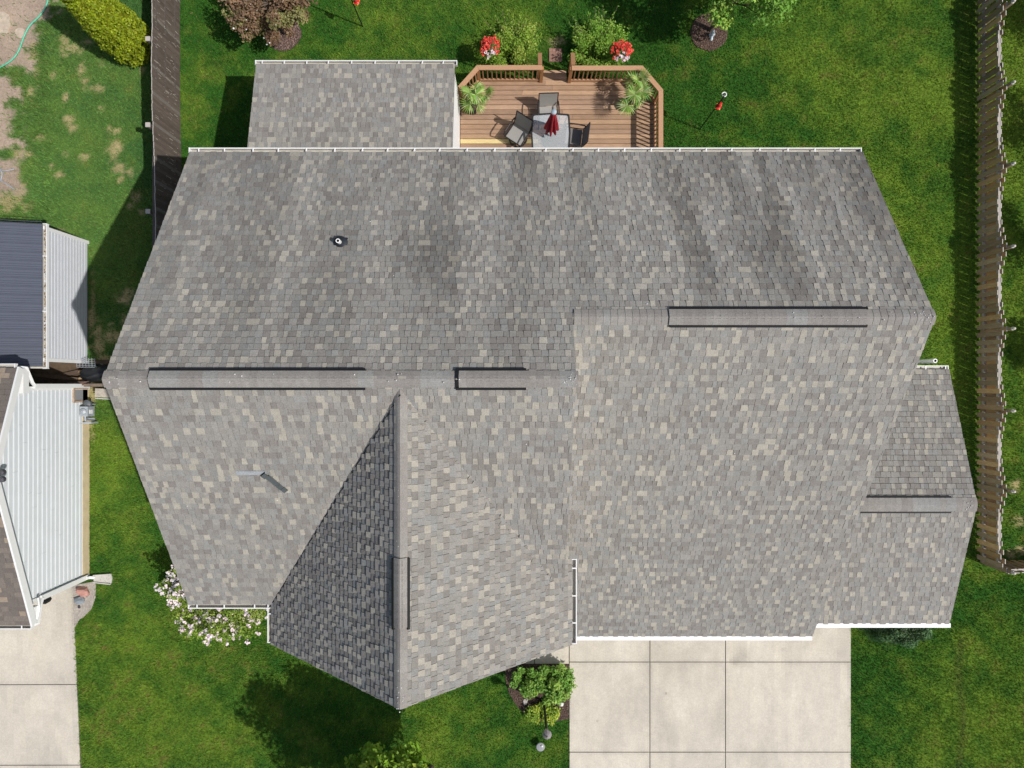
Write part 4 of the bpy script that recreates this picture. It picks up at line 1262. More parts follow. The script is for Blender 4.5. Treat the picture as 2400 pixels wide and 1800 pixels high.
fpost(pf2, FX + 2.36 + .1, posts[-1] + .08)

# ------------------------------------------------------------------ DECK
deck = thing('deck', 'reddish brown wooden deck with railing behind the house', 'deck', (1.3, 7, 0))
ZD = .56
DWOOD = [(.41, .262, .160), (.36, .228, .142), (.45, .290, .180), (.32, .205, .135), (.385, .252, .165)]
y = 9.16; k = 0
def deck_xrange(y):
    x0, x1 = -1.56, 4.33
    if y > 8.52: x0 = max(x0, -1.56 + (y - 8.52) * .9); x1 = min(x1, 4.33 - (y - 8.42) * 1.0)
    return x0, x1
new_y = P(0, 333, ZD).y
while y > 4.98:
    w = .131
    y0 = y - w
    xa0, xb0 = deck_xrange(y0); xa1, xb1 = deck_xrange(y)
    cuts = [0]
    r = random.random()
    segs = [(0, 1)] if r < .35 else [(0, f), (f, 1)] if (f := random.uniform(.3, .7)) else None
    isnew = abs((y + y0) / 2 - new_y) < .07
    if isnew: segs = [(0, .40), (.40, 1)]
    for si, (f0, f1) in enumerate(segs):
        c = random.choice(DWOOD); t = random.uniform(.88, 1.12); c = tuple(q * t for q in c)
        if isnew and si == 0: c = (.66, .52, .25)
        L0, R0 = xa0 + (xb0 - xa0) * f0 + .002, xa0 + (xb0 - xa0) * f1 - .002
        L1, R1 = xa1 + (xb1 - xa1) * f0 + .002, xa1 + (xb1 - xa1) * f1 - .002
        b = MB()
        dz = random.uniform(-.003, .003)
        b.loft([(L0, y0, ZD - .036), (R0, y0, ZD - .036), (R1, y, ZD - .036), (L1, y, ZD - .036)],
               [(L0, y0, ZD + dz), (R0, y0, ZD + dz), (R1, y, ZD + dz), (L1, y, ZD + dz)], col=c)
        o = b.build('deck_board', M_deck, deck)
        if isnew and si == 0: o['label'] = 'new pale yellow replacement board'
    y -= w + .016
b = MB(); b.prism([(-1.5, 5.0), (4.25, 5.0), (4.25, 8.4), (3.6, 9.05), (-1.0, 9.05), (-1.5, 8.5)], .2, ZD - .06); b.build('joists', mat('dark_joists', (.05, .035, .025), rough=.9), deck)
ZR = 1.50
def CP(px, py): p = P(px, py, ZR); return Vector((p.x, p.y, 0))
railpts_l = [CP(1077, 206), CP(1120, 158), CP(1271, 158)]
railpts_r = [CP(1340, 159), CP(1504, 159), CP(1549, 212), CP(1549, 356)]
def mitre(name, pts, w, z0, z1, parent, cols=None):
    n = len(pts)
    offs = []
    for i in range(n):
        d0 = (pts[i] - pts[i - 1]).normalized() if i else None
        d1 = (pts[i + 1] - pts[i]).normalized() if i < n - 1 else None
        d0 = d0 or d1; d1 = d1 or d0
        n0 = Vector((-d0.y, d0.x, 0)); n1 = Vector((-d1.y, d1.x, 0)); m_ = (n0 + n1).normalized()
        offs.append(m_ / max(.3, m_.dot(n0)))
    for i in range(n - 1):
        a, b_ = pts[i], pts[i + 1]; d = (b_ - a).normalized() * .0015
        q = [a + offs[i] * w / 2 + d, a - offs[i] * w / 2 + d, b_ - offs[i + 1] * w / 2 - d, b_ + offs[i + 1] * w / 2 - d]
        m = MB(); t = random.uniform(.93, 1.07)
        c = (.44 * t, .255 * t, .145 * t)
        m.loft([(p.x, p.y, z0) for p in q], [(p.x, p.y, z1) for p in q], col=c); m.build(name, M_post, parent)
POSTC = (.38, .185, .078)
def railing(pts, parent):
    mitre('rail_cap', pts, .135, ZR - .038, ZR, parent)
    mitre('top_rail', pts, .04, ZR - .13, ZR - .042, parent)
    mitre('bottom_rail', pts, .05, ZD + .05, ZD + .17, parent)
    for p in pts:
        m = MB(); m.box(p.x - .046, p.x + .046, p.y - .046, p.y + .046, .05, ZR - .04, col=POSTC); m.build('post', M_post, parent)
    for a, b_ in zip(pts, pts[1:]):
        L = (b_ - a).length; d = (b_ - a).normalized(); n = max(2, int(L / .125))
        for i in range(1, n):
            p = a + d * (L * i / n); t = random.uniform(.9, 1.1)
            m = MB(); m.obox((p.x, p.y, (ZD + ZR) / 2 + .02), .034, .034, ZR - ZD - .16, d, Vector((-d.y, d.x, 0)), col=tuple(q * t for q in (.32, .17, .085)))
            m.build('baluster', M_post, parent)
railing(railpts_l, deck); railing(railpts_r, deck)
# stair guards
for (px, base) in ((1266, railpts_l[-1]), (1344, railpts_r[0])):
    a = CP(px, 150); b_ = Vector((a.x, 9.66, 0))
    m = MB(); m.beam((a.x, a.y + .0, ZR - .02), (b_.x, b_.y, ZR - .24), .12, .038, col=(.36, .19, .095)); m.build('stair_rail_cap', M_post, deck)
    m = MB(); m.box(b_.x - .045, b_.x + .045, b_.y - .09, b_.y, 0, ZR - .27, col=POSTC); m.build('post', M_post, deck)
    for q in (.3, .6):
        m = MB(); yy = a.y + (b_.y - a.y) * q; m.box(a.x - .017, a.x + .017, yy - .017, yy + .017, .2, ZR - .12 - .2 * q, col=POSTC); m.build('baluster', M_post, deck)
for i, z in enumerate((.37, .19)):
    x0, x1 = railpts_l[-1].x + .06, railpts_r[0].x - .06
    m = MB(); y0 = 9.17 + i * .24
    for q in (0, 1):
        m = MB(); m.box(x0, x1, y0 + q * .118, y0 + q * .118 + .112, z - .035, z, col=random.choice(DWOOD)); m.build('step_board', M_deck, deck)
    m = MB(); m.box(x0, x1, y0 - .012, y0 - .003, z, z + .15, col=(.25, .14, .08)); m.build('step_riser', M_deck, deck)
m = MB(); m.box(railpts_l[0].x, railpts_l[0].x + .03, 5.0, railpts_l[0].y, .05, ZD - .04, col=POSTC)
m.build('skirt_board', M_post, deck)
m = MB(); m.box(4.3, 4.33, 5.0, 8.42, .05, ZD - .04, col=POSTC); m.build('skirt_board', M_post, deck)

# paver pad at the foot of the stair
pad = thing('paver_pad', 'small pad of reddish brick pavers at the foot of the deck stair', 'pavers', (1.34, 10.2, 0))
for i in range(4):
    for j in range(2):
        for q in range(2):
            x = 1.15 + j * .2 + (.1 * q if i % 2 else 0); y = 9.98 + i * .105 + (0 if i % 2 else .0525 * 0)
            if i % 2: bx = (x, x + .096, y, y + .1)
            else:
                if q: continue
                bx = (x, x + .196, y, y + .1)
            t = random.uniform(.85, 1.15)
            m = MB(); m.box(bx[0], bx[1] - .002, bx[2], bx[3], -.03, .03 + random.uniform(-.004, .004), col=(.30 * t, .17 * t, .13 * t)); m.build('brick', M_brick, pad)

# ------------------------------------------------------------------ DECK FURNITURE
tc = Vector((1.13, 7.33, ZD))
tb_ = thing('patio_table', 'square patio table with frosted glass top and dark frame', 'table', tc)
hw = .55
m = MB()
pl = [(hw, -hw), (hw, hw), (-hw, hw), (-hw, -hw)]
def rsq(h, r, n=5, bulge=.03):
    out = []
    for cx, cy, a0 in ((1, -1, -90), (1, 1, 0), (-1, 1, 90), (-1, -1, 180)):
        for i in range(n):
            a = math.radians(a0 + 90 * i / (n - 1)); out.append((cx * (h - r) + r * math.cos(a), cy * (h - r) + r * math.sin(a)))
        mx = {(1, -1): (h + bulge, 0), (1, 1): (0, h + bulge), (-1, 1): (-h - bulge, 0), (-1, -1): (0, -h - bulge)}[(cx, cy)]
        out.append(mx)
    return out
outer = rsq(hw, .06); inner = rsq(hw - .045, .05)
n = len(outer); k = 0
for z in (.70, .735):
    m.v += [(tc.x + x, tc.y + y, tc.z + z) for x, y in outer]; m.v += [(tc.x + x, tc.y + y, tc.z + z) for x, y in inner]
for i in range(n):
    j = (i + 1) % n
    m.face((2 * n + i, 2 * n + j, 3 * n + j, 3 * n + i)); m.face((i, n + i, n + j, j)); m.face((i, j, 2 * n + j, 2 * n + i)); m.face((n + i, 3 * n + i, 3 * n + j, n + j))
m.build('table_frame', M_frame, tb_)
m = MB(); m.prism([(tc.x + x, tc.y + y) for x, y in rsq(hw - .046, .05)], tc.z + .715, tc.z + .724); m.build('glass_top', gl, tb_)
for sx in (-1, 1):
    for sy in (-1, 1):
        m = MB(); m.tube([(tc.x + sx * .47, tc.y + sy * .47, tc.z + .71), (tc.x + sx * .44, tc.y + sy * .44, tc.z + .35), (tc.x + sx * .48, tc.y + sy * .48, tc.z)], .02, 7); m.build('leg', M_frame, tb_)
# closed umbrella
um = thing('patio_umbrella', 'closed dark red umbrella standing through the glass table', 'umbrella', tc)
m = MB(); m.tube([(tc.x, tc.y, tc.z + .0), (tc.x, tc.y, tc.z + 2.3)], .019, 10); m.build('pole', M_frame, um)
m = MB(); m.lathe((tc.x, tc.y, tc.z), [(.24, 0), (.24, .04), (.05, .08), (.03, .25)], n=20); m.build('base', M_frame, um)
m = MB(); N = 48
prof = [(.05, 2.30), (.07, 2.15), (.095, 1.9), (.12, 1.6), (.145, 1.35), (.17, 1.12), (.16, 1.02)]
rings = []
for r, z in prof:
    k = len(m.v); rings.append(k)
    for q in range(N):
        t = 2 * math.pi * q / N
        fold = 1 + .32 * math.cos(8 * t + z * .8) * min(1, (2.35 - z) * 1.3)
        zz = z - (.06 * math.cos(8 * t + z * .8) if z < 1.2 else 0)
        m.v.append((tc.x + r * fold * math.cos(t), tc.y + r * fold * math.sin(t), tc.z + zz))
for a, b_ in zip(rings, rings[1:]):
    for q in range(N):
        w = (q + 1) % N; m.face((a + q, b_ + q, b_ + w, a + w))
m.face([rings[0] + q for q in range(N)])
m.build('canopy', M_umb, um, smooth=True)
m = MB(); m.lathe((tc.x, tc.y, tc.z + 2.30), [(.075, -.02), (.075, .03), (.06, .05), (.02, .075)], n=18); m.build('top_cap', M_cap, um)

def chair(label, loc, rot, swivel=False, sling=None):
    c = thing('patio_chair', label, 'chair', loc, rot, 'sling chairs round the patio table')
    sl = sling or M_sling
    def sheet(name, pts, w, th=.012, m=None):
        b = MB()
        for (a, b_) in zip(pts, pts[1:]):
            A = [(-w / 2, a[0], a[1]), (w / 2, a[0], a[1]), (w / 2, b_[0], b_[1]), (-w / 2, b_[0], b_[1])]
            d = Vector((0, b_[0] - a[0], b_[1] - a[1])).normalized(); nn = Vector((0, -d.z, d.y)) * th
            b.loft([Vector(p) - nn for p in A], A)
        return b.build(name, m or sl, c, local=True)
    sheet('seat', [(-.27, .44), (-.12, .415), (.08, .40), (.20, .42)], .50)
    sheet('backrest', [(.21, .43), (.26, .60), (.31, .80), (.34, .98)], .50)
    for s_ in (-1, 1):
        x = s_ * .275
        b = MB(); b.tube([(x, -.29, .445), (x, -.1, .415), (x, .12, .405), (x, .22, .43), (x, .28, .62), (x, .325, .82), (x, .355, 1.0)], .017, 7); b.build('side_rail', M_frame, c, local=True)
        b = MB(); b.tube([(x, -.29, .44), (x * 1.1, -.31, .60), (x * 1.12, -.22, .655), (x * 1.12, .05, .66), (x * 1.08, .24, .64), (x, .285, .62)], .02, 7); b.build('armrest', M_frame, c, local=True)
        if not swivel:
            b = MB(); b.tube([(x, -.29, .44), (x * 1.02, -.32, 0)], .017, 7); b.build('leg', M_frame, c, local=True)
            b = MB(); b.tube([(x, .22, .43), (x * 1.02, .34, 0)], .017, 7); b.build('leg', M_frame, c, local=True)
    b = MB(); b.tube([(-.275, .355, 1.0), (.275, .355, 1.0)], .017, 7); b.build('top_bar', M_frame, c, local=True)
    b = MB(); b.tube([(-.275, -.29, .44), (.275, -.29, .44)], .015, 7); b.build('front_bar', M_frame, c, local=True)
    if swivel:
        b = MB(); b.tube([(.27 * math.cos(t), .27 * math.sin(t), .02) for t in np.linspace(0, 2 * math.pi, 25)], .018, 6, cap=False); b.build('base_ring', M_frame, c, local=True)
        b = MB(); b.tube([(0, 0, .03), (0, 0, .38)], .035, 8); b.tube([(-.27, 0, .03), (.27, 0, .03)], .016, 6); b.tube([(0, -.27, .03), (0, .27, .03)], .016, 6); b.build('pedestal', M_frame, c, local=True)
    return c
chair('grey sling patio chair tucked at the north edge of the glass table', (1.07, 8.02, ZD), 0.03)
chair('grey sling swivel chair turned away from the table beside the new yellow board', (.18, 7.42, ZD), math.radians(-33), swivel=True)
chair('grey sling patio chair with upright back on the east side of the table', (1.86, 7.30, ZD), math.radians(-97), sling=M_slingd)

# ------------------------------------------------------------------ PLANTS
def palm(label, px, py, crowns, seed):
    r = random.Random(seed)
    p = P(px, py, ZD)
    t = thing('potted_palm', label, 'potted palm', (p.x, p.y, ZD), 0, 'potted fan palms on the deck')
    b = MB(); b.lathe(p, [(.15, 0), (.19, .30), (.205, .32), (.205, .36), (.18, .36), (.17, .31)], n=20); b.build('pot', M_black, t)
    b = MB(); b.lathe(p, [(.17, .3), (.16, .325)], n=16); b.build('soil', M_mulch, t)
    for (dx, dy, dz, nf) in crowns:
        top = p + Vector((dx, dy, dz))
        b = MB(); b.tube([p + Vector((dx * .15, dy * .15, .3)), p + Vector((dx * .5, dy * .5, .3 + (dz - .3) * .6)), top], .026, 6, r2=.016); b.build('trunk', M_bark, t)
        for k in range(nf):
            a = 2 * math.pi * (k + r.uniform(-.3, .3)) / nf
            el = r.uniform(.1, .9); L = r.uniform(.10, .22)
            hub = top + Vector((math.cos(a) * math.cos(el) * L, math.sin(a) * math.cos(el) * L, math.sin(el) * L))
            m = MB()
            m.tube([top, hub], .006, 4, col=(.16, .24, .06))
            out = (hub - top).normalized(); sd_ = out.cross(Vector((0, 0, 1))).normalized(); up_ = sd_.cross(out)
            nl = 21; R = r.uniform(.32, .42); tn = r.uniform(.75, 1.3)
            for i in range(nl):
                th = math.radians(-140 + 280 * i / (nl - 1))
                d = out * math.cos(th) + sd_ * math.sin(th)
                side = Vector((d.y, -d.x, 0)); side = side.normalized() * .017
                rr = R * (1 - .25 * abs(th) / 2)
                mid = hub + d * rr * .55 + up_ * .02; tip = hub + d * rr + Vector((0, 0, -.05 * r.uniform(.3, 1.6)))
                c = tuple(q * tn * r.uniform(.8, 1.2) for q in ((.20, .34, .065) if r.random() < .7 else (.42, .50, .20)))
                n0 = len(m.v); m.v += [tuple(hub), tuple(mid + side), tuple(tip), tuple(mid - side)]
                m.face((n0, n0 + 1, n0 + 2, n0 + 3), c)
            m.build('frond', M_leaf, t)
    return t
palm('potted fan palm by the sunroom wall at the west end of the deck', 1108, 258, [(.02, .30, .85, 2), (.34, .14, .80, 2), (.12, -.24, .85, 2), (.06, .10, 1.05, 2)], 3)
palm('potted fan palm in the east corner of the deck by the railing', 1474, 252, [(.06, .26, .90, 2), (-.03, -.16, .85, 3), (.16, .40, 1.0, 2), (.12, .04, 1.05, 2)], 4)

def clumped(centers, radii, n, seed, shell=.55):
    r = np.random.default_rng(seed)
    w = np.array(radii) ** 2; k = r.choice(len(centers), n, p=w / w.sum())
    d = r.normal(size=(n, 3)); d /= np.linalg.norm(d, axis=1, keepdims=True)
    rad = (shell + (1 - shell) * r.random(n) ** .7) * np.array(radii)[k]
    return np.array(centers)[k] + d * rad[:, None], d, k

def shrub(name, label, cat, c, R, h, n, base, alt, size, seed, group=None, spikes=0, up=.45, squash=1.0, stems=True, flowers=None):
    """loose shrub: stems that branch from the ground, sprays of leaves along them"""
    r = np.random.default_rng(seed)
    t = thing(name, label, cat, (c[0], c[1], 0), 0, group)
    ns = max(14, int(26 * R / .6)); cen = []; rad = []; st = MB()
    for i in range(ns):
        a = r.uniform(0, 2 * np.pi); q = R * math.sqrt(r.random()) * .85
        tip = np.array([c[0] + math.cos(a) * q, c[1] + math.sin(a) * q * squash, h * (1 - .45 * (q / R) ** 2) * r.uniform(.75, 1.05)])
        root = np.array([c[0] + math.cos(a) * q * .2, c[1] + math.sin(a) * q * .2, 0])
        st.tube([root, root * .4 + tip * .6 + np.array([0, 0, .1 * h]), tip], .009, 4, r2=.004)
        for s_ in (.45, .7, .9, 1.0):
            cen.append(root * (1 - s_) + tip * s_); rad.append(R * r.uniform(.10, .30))
    for i in range(spikes):
        a = r.uniform(.2 * np.pi, .8 * np.pi) + .2; q = R * r.uniform(.8, 1.15)
        tip = np.array([c[0] + math.cos(a) * q, c[1] + math.sin(a) * q * squash, h * r.uniform(.9, 1.15)])
        root = np.array([c[0], c[1], h * .4])
        st.tube([root, tip], .006, 4)
        for s_ in np.linspace(.5, 1, 7): cen.append(root * (1 - s_) + tip * s_); rad.append(R * .055)
    if stems: st.build('stem', M_bark, t)
    C, d, k = clumped(cen, rad, n, seed, .12)
    C[:, 2] = np.maximum(C[:, 2], .03)
    tone = r.uniform(.78, 1.22, len(cen))[k][:, None]
    cols = vary(base, n, .18, seed, alt, .35) * tone
    leaves('leaves', C, size, cols, M_leaf, t, up=up, outward=d * .35, seed=seed)
    if flowers:
        nf, fc, fs = flowers
        Cf, df, kf = clumped(cen, [q * 1.12 for q in rad], nf, seed + 5, .85)
        # each flower is a little rosette of petals
        V = np.repeat(Cf, 6, axis=0) + r.normal(0, fs * .7, (nf * 6, 3)); V[:, 2] = np.maximum(V[:, 2], .1)
        o = leaves('blossom', V, fs, vary(fc, len(V), .12, seed, tuple(min(.9, q * 1.05) for q in fc[::1]), .3), M_petal, t, up=.6, aspect=.8, seed=seed + 6)
        tag(o, kind='stuff')
    return t
def GP(px, py, z=0.0): p = P(px, py, z); return (p.x, p.y)
shrub('deck_shrub', 'loose lime green shrub outside the deck rail, west of the stair', 'shrub', GP(1203, 112, .6), .95, 1.0, 9000, (.24, .38, .045), (.36, .46, .08), .030, 11, 'lime green shrubs flanking the deck stair', spikes=7)
shrub('deck_shrub', 'loose lime green shrub with long shoots outside the deck rail, east of the stair', 'shrub', GP(1402, 114, .6), .98, 1.05, 9000, (.20, .37, .045), (.30, .45, .07), .032, 12, 'lime green shrubs flanking the deck stair', spikes=11)
shrub('island_shrub', 'round dark green shrub in the lamp post bed, on the lawn side', 'shrub', GP(1230, 1597, .5), .56, .75, 3600, (.16, .31, .05), (.30, .47, .09), .048, 13, 'green shrubs in the lamp post bed')
shrub('island_shrub', 'larger dark green shrub in the lamp post bed, touching the driveway', 'shrub', GP(1295, 1603, .5), .72, .85, 5200, (.16, .31, .05), (.31, .48, .09), .048, 14, 'green shrubs in the lamp post bed')
shrub('yellow_perennial', 'low yellow green plant at the foot of the lamp post', 'plant', GP(1270, 1672, .2), .60, .34, 2800, (.24, .37, .045), (.42, .50, .06), .034, 15, squash=.6)
fb = shrub('flowering_bush', 'spreading bush covered in pale pink blossoms under the front eave', 'bush', GP(514, 1436, 1.5), 1.42, 2.2, 9000, (.20, .30, .04), (.33, .42, .08), .038, 16, squash=.66, flowers=(230, (.82, .69, .71), .044))
fb2 = shrub('flowering_bush', 'narrow pale pink flowering bush at the front west corner of the house', 'bush', GP(420, 1385, 1.6), .62, 2.1, 2200, (.20, .30, .04), (.33, .42, .08), .036, 17, squash=1.15, flowers=(150, (.82, .72, .73), .040))
# dark juniper in front of the side wing
def juniper():
    c = GP(2120, 1462, .6)
    t = thing('juniper', 'dark rounded juniper tucked under the front gutter of the side wing', 'shrub', (c[0], c[1], 0))
    r = np.random.default_rng(18); n = 9000
    d = r.normal(size=(n, 3)); d[:, 2] = np.abs(d[:, 2]); d /= np.linalg.norm(d, axis=1, keepdims=True)
    bump = 1 + .14 * np.sin(d[:, 0] * 9 + 1) * np.sin(d[:, 1] * 8) + .1 * np.sin(d[:, 2] * 11)
    rad = (.72 + .28 * r.random(n) ** .5) * bump
    C = np.array([c[0], c[1], .05]) + d * rad[:, None] * np.array([1.08, .80, .95])
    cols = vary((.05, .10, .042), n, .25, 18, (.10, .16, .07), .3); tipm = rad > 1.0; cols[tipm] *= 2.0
    leaves('foliage', C, .045, cols, M_leaf, t, up=.2, aspect=.3, outward=d * .5, seed=18)
    b = MB(); b.tube([(c[0], c[1], 0), (c[0], c[1], .6)], .05, 6); b.build('trunk', M_bark, t)
juniper()

def arborvitae(label, px, py, h, R, seed, base=(.24, .31, .014), alt=(.33, .39, .025), n=15000, group=None, lean=(0, 0)):
    p = P(px, py)
    t = thing('arborvitae', label, 'conifer', (p.x, p.y, 0), 0, group)
    r = np.random.default_rng(seed)
    nb_ = 760
    zb = h * r.random(nb_) ** 1.05; ab = r.uniform(0, 2 * np.pi, nb_)
    pr = lambda z: R * np.minimum(1, (z / h + .10) * 5) ** .6 * (1 - np.clip((z / h - .25) / .8, 0, 1) ** 1.6 * .85)
    rb = pr(zb)
    cen = np.stack([p.x + np.cos(ab) * rb * .86 + lean[0] * zb, p.y + np.sin(ab) * rb * .86 + lean[1] * zb, zb + .05], 1)
    k = r.choice(nb_, n)
    d = r.normal(size=(n, 3)) * np.array([.7, .7, 1.25]); d /= np.linalg.norm(d, axis=1, keepdims=True)
    C = cen[k] + d * (.11 * (r.random(n) ** .4))[:, None]
    outv = np.stack([np.cos(ab), np.sin(ab), np.full(nb_, .35)], 1)[k]
    dep = np.sqrt((C[:, 0] - p.x - lean[0] * C[:, 2]) ** 2 + (C[:, 1] - p.y - lean[1] * C[:, 2]) ** 2) / (pr(np.clip(C[:, 2], 0, h)) + .05)
    cols = vary(base, n, .2, seed, alt, .4) * r.uniform(.8, 1.2, nb_)[k][:, None]
    leaves('foliage', C, .036, cols, M_leaf, t, up=.25, aspect=.6, outward=outv * .55, seed=seed)
    b = MB(); b.tube([(p.x, p.y, 0), (p.x + lean[0] * h * .9, p.y + lean[1] * h * .9, h * .9)], .09, 8, r2=.02); b.build('trunk', M_bark, t)
    # dense inner twigs that close the column
    m = MB(); prof = [(float(pr(z)) * .78, z) for z in np.linspace(.05, h * .97, 12)]
    m.lathe((p.x, p.y, 0), prof, n=14, col=(.20, .23, .012), jit=.08)
    m.v = [(x + lean[0] * z, y + lean[1] * z, z) for x, y, z in m.v]
    m.build('inner_twigs', M_leaf, t)
arborvitae('tall yellow green arborvitae beside the brown board fence', 326, 116, 4.0, .73, 21, n=22000)
arborvitae('dark green conifer top at the top edge by the brown fence', 345, -40, 2.1, .6, 22, base=(.05, .09, .02), alt=(.08, .13, .03), n=5000)

def tree(name, label, base, height, crown, n, colA, colB, size, seed, trunk_r=.07, group=None, nb=26, flowers=None, up=.5, clump=.30, extra=()):
    """crown = (cx, cy, cz, rx, ry, rz)"""
    r = np.random.default_rng(seed)
    t = thing(name, label, 'tree', (base[0], base[1], 0), 0, group)
    cx, cy, cz, rx_, ry_, rz_ = crown
    b = MB(); top = Vector((cx, cy, cz + rz_ * .5)); root = Vector((base[0], base[1], 0))
    b.tube([root, root.lerp(top, .3), root.lerp(top, .65), top], trunk_r, 8, r2=trunk_r * .25); b.build('trunk', M_bark, t)
    cen = []; rad = []; br = MB()
    for i in range(nb):
        d = r.normal(size=3); d /= np.linalg.norm(d); d[2] = d[2] * .9
        q = r.uniform(.55, 1.0)
        tip = np.array([cx + d[0] * rx_ * q, cy + d[1] * ry_ * q, cz + d[2] * rz_ * q])
        f = np.clip((tip[2] / (cz + rz_ * .5)) - .25, .2, .8)
        s_ = np.array(root.lerp(top, float(f)))
        br.tube([s_, s_ * .5 + tip * .5 + np.array([0, 0, .08]), tip], .022, 5, r2=.006)
        for w in (.55, .8, 1.0):
            cen.append(s_ * (1 - w) + tip * w); rad.append(clump * r.uniform(.7, 1.25) * (rx_ + ry_) * .5)
    for (ex_, ey_, ez_, er_) in extra:
        tip = np.array([ex_, ey_, ez_]); s_ = np.array(root.lerp(top, .35))
        br.tube([s_, s_ * .5 + tip * .5 + np.array([0, 0, .1]), tip], .025, 5, r2=.006)
        for w in (.7, .85, 1.0, 1.0): cen.append(s_ * (1 - w) + tip * w + r.normal(0, .12, 3)); rad.append(er_ * r.uniform(.6, 1))
    br.build('branch', M_bark, t)
    C, d, k = clumped(cen, rad, n, seed, .35)
    tone = r.uniform(.75, 1.25, len(cen))[k][:, None]
    cols = vary(colA, n, .2, seed, colB, .4) * tone
    leaves('crown', C, size, cols, M_leaf, t, up=up, outward=d * .3, seed=seed)
    if flowers:
        Cf, df, kf = clumped(cen, rad, flowers[0], seed + 1, .8)
        tag(leaves('blossom', Cf, flowers[2], vary(flowers[1], flowers[0], .1, seed), M_petal, t, up=.6, aspect=.9, seed=seed + 1), kind='stuff')
    return t
p1 = P(1664, 72)
tree('young_tree', 'bright green young tree growing from the round mulch ring', (p1.x, p1.y), 5, (p1.x + .25, p1.y + .15, 3.3, 1.65, 1.6, 1.9), 9500, (.17, .34, .05), (.32, .48, .08), .052, 41, clump=.20, nb=40)
p2 = P(664, 76)
tree('purple_leaf_tree', 'small tree with bronze purple leaves and a few white blossoms', (p2.x, p2.y), 2.6, (p2.x + .10, p2.y + .05, 1.55, 1.42, 1.15, .95), 10500, (.23, .145, .085), (.28, .27, .10), .042, 42, trunk_r=.05, flowers=(90, (.8, .76, .76), .028), clump=.14, nb=58)
tree('front_tree', 'leafy tree at the bottom edge casting a round shadow on the front lawn', (-2.5, -11.9), 6, (-2.95, -11.55, 4.3, 1.95, 1.55, 1.7), 26000, (.20, .34, .03), (.34, .46, .05), .075, 43, trunk_r=.1, nb=40, clump=.27,
     extra=((-3.95, -10.2, 2.4, .34), (-3.6, -10.1, 2.8, .36), (-4.25, -10.55, 2.3, .36), (-2.75, -10.15, 2.6, .34), (-2.95, -10.3, 2.9, .36), (-3.3, -10.55, 2.2, .36), (-2.5, -10.35, 2.7, .3)))
tree('shade_tree', 'green tree just beyond the top of the frame shading the lawn behind the deck', (6.2, 14.2), 6, (5.0, 13.2, 4.2, 2.0, 1.3, 1.6), 8000, (.085, .18, .028), (.14, .25, .04), .055, 44, trunk_r=.1, nb=30, clump=.28)
for i, (x, y, rz) in enumerate(((17.3, 10.9, 1.0), (17.4, 7.4, 1.1), (17.3, 4.0, 1.25), (17.5, .6, .9))):
    tree('yard_tree', ('slim green tree in the yard beyond the east fence, farthest north', 'green tree beyond the east fence, second from the north', 'bushy green tree beyond the middle of the east fence', 'green tree beyond the east fence nearest the fence corner')[i],
         (x, y), 4, (x, y, 2.1, .85, rz, 1.5), 3500, (.06, .13, .025), (.10, .18, .035), .05, 50 + i, group='trees beyond the east fence', nb=22, clump=.34)

# hanging baskets on crooks
def basket(label, px, py, seed, hook):
    r = np.random.default_rng(seed)
    c = P(px, py, 1.2)
    k = thing('shepherd_hook', 'black crook carrying the basket of red flowers ' + hook, 'garden hook', (c.x, c.y, 0), 0, 'crooks for the flower baskets')
    s_ = 1 if px < 1300 else 1
    pole = Vector((c.x + .02, c.y - .30, 0))
    b = MB(); b.tube([pole, pole + Vector((0, 0, 1.75))] + [pole + Vector((.06 * math.sin(t) * 1, .15 - .15 * math.cos(t), 1.75 + .16 * math.sin(t))) for t in np.linspace(.3, math.pi, 7)] + [Vector((c.x, c.y, 1.72))], .009, 6)
    b.build('crook', M_iron, k)
    t = thing('flower_basket', label, 'flower basket', (c.x, c.y, 1.0), 0, 'hanging baskets of red flowers')
    b = MB(); b.lathe((c.x, c.y, 1.0), [(.06, -.14), (.13, -.05), (.17, .05), (.175, .07)], n=16); b.build('pot', M_white, t)
    b = MB()
    for a in range(3):
        q = 2 * math.pi * a / 3; b.tube([(c.x + .17 * math.cos(q), c.y + .17 * math.sin(q), 1.07), (c.x, c.y, 1.70)], .004, 4)
    b.build('hanger_wire', M_iron, t)
    n = 900
    d = r.normal(size=(n, 3)); d /= np.linalg.norm(d, axis=1, keepdims=True); d[:, 2] = d[:, 2] * .6 + .1
    leaves('leaves', np.array([c.x, c.y, 1.12]) + d * .22 * (r.random(n) ** .4)[:, None], .03, vary((.08, .17, .04), n, .2, seed, (.14, .24, .06), .4), M_leaf, t, seed=seed)
    nf = 32
    for i in range(nf):
        a = r.uniform(0, 2 * np.pi); q = .29 * math.sqrt(r.random()); 
        fc = np.array([c.x + math.cos(a) * q, c.y + math.sin(a) * q, 1.36 - q * .8])
        nn = 16; pts_ = fc + r.normal(0, .030, (nn, 3))
        pale = (a > 4.0 and a < 5.6 and q > .12)
        colr = (.78, .58, .62) if pale else (.78, .075, .05)
        o = leaves('blossom', pts_, .031, vary(colr, nn, .15, seed + i, (.85, .12, .09) if not pale else (.8, .72, .72), .4), M_petal, t, up=.6, aspect=.8, seed=seed + i)
    return t
basket('hanging basket of red and white flowers beside the west deck shrub', 1149, 108, 61, 'on the west side of the deck stair')
basket('hanging basket of red and pink flowers beside the east deck shrub', 1458, 117, 62, 'on the east side of the deck stair')

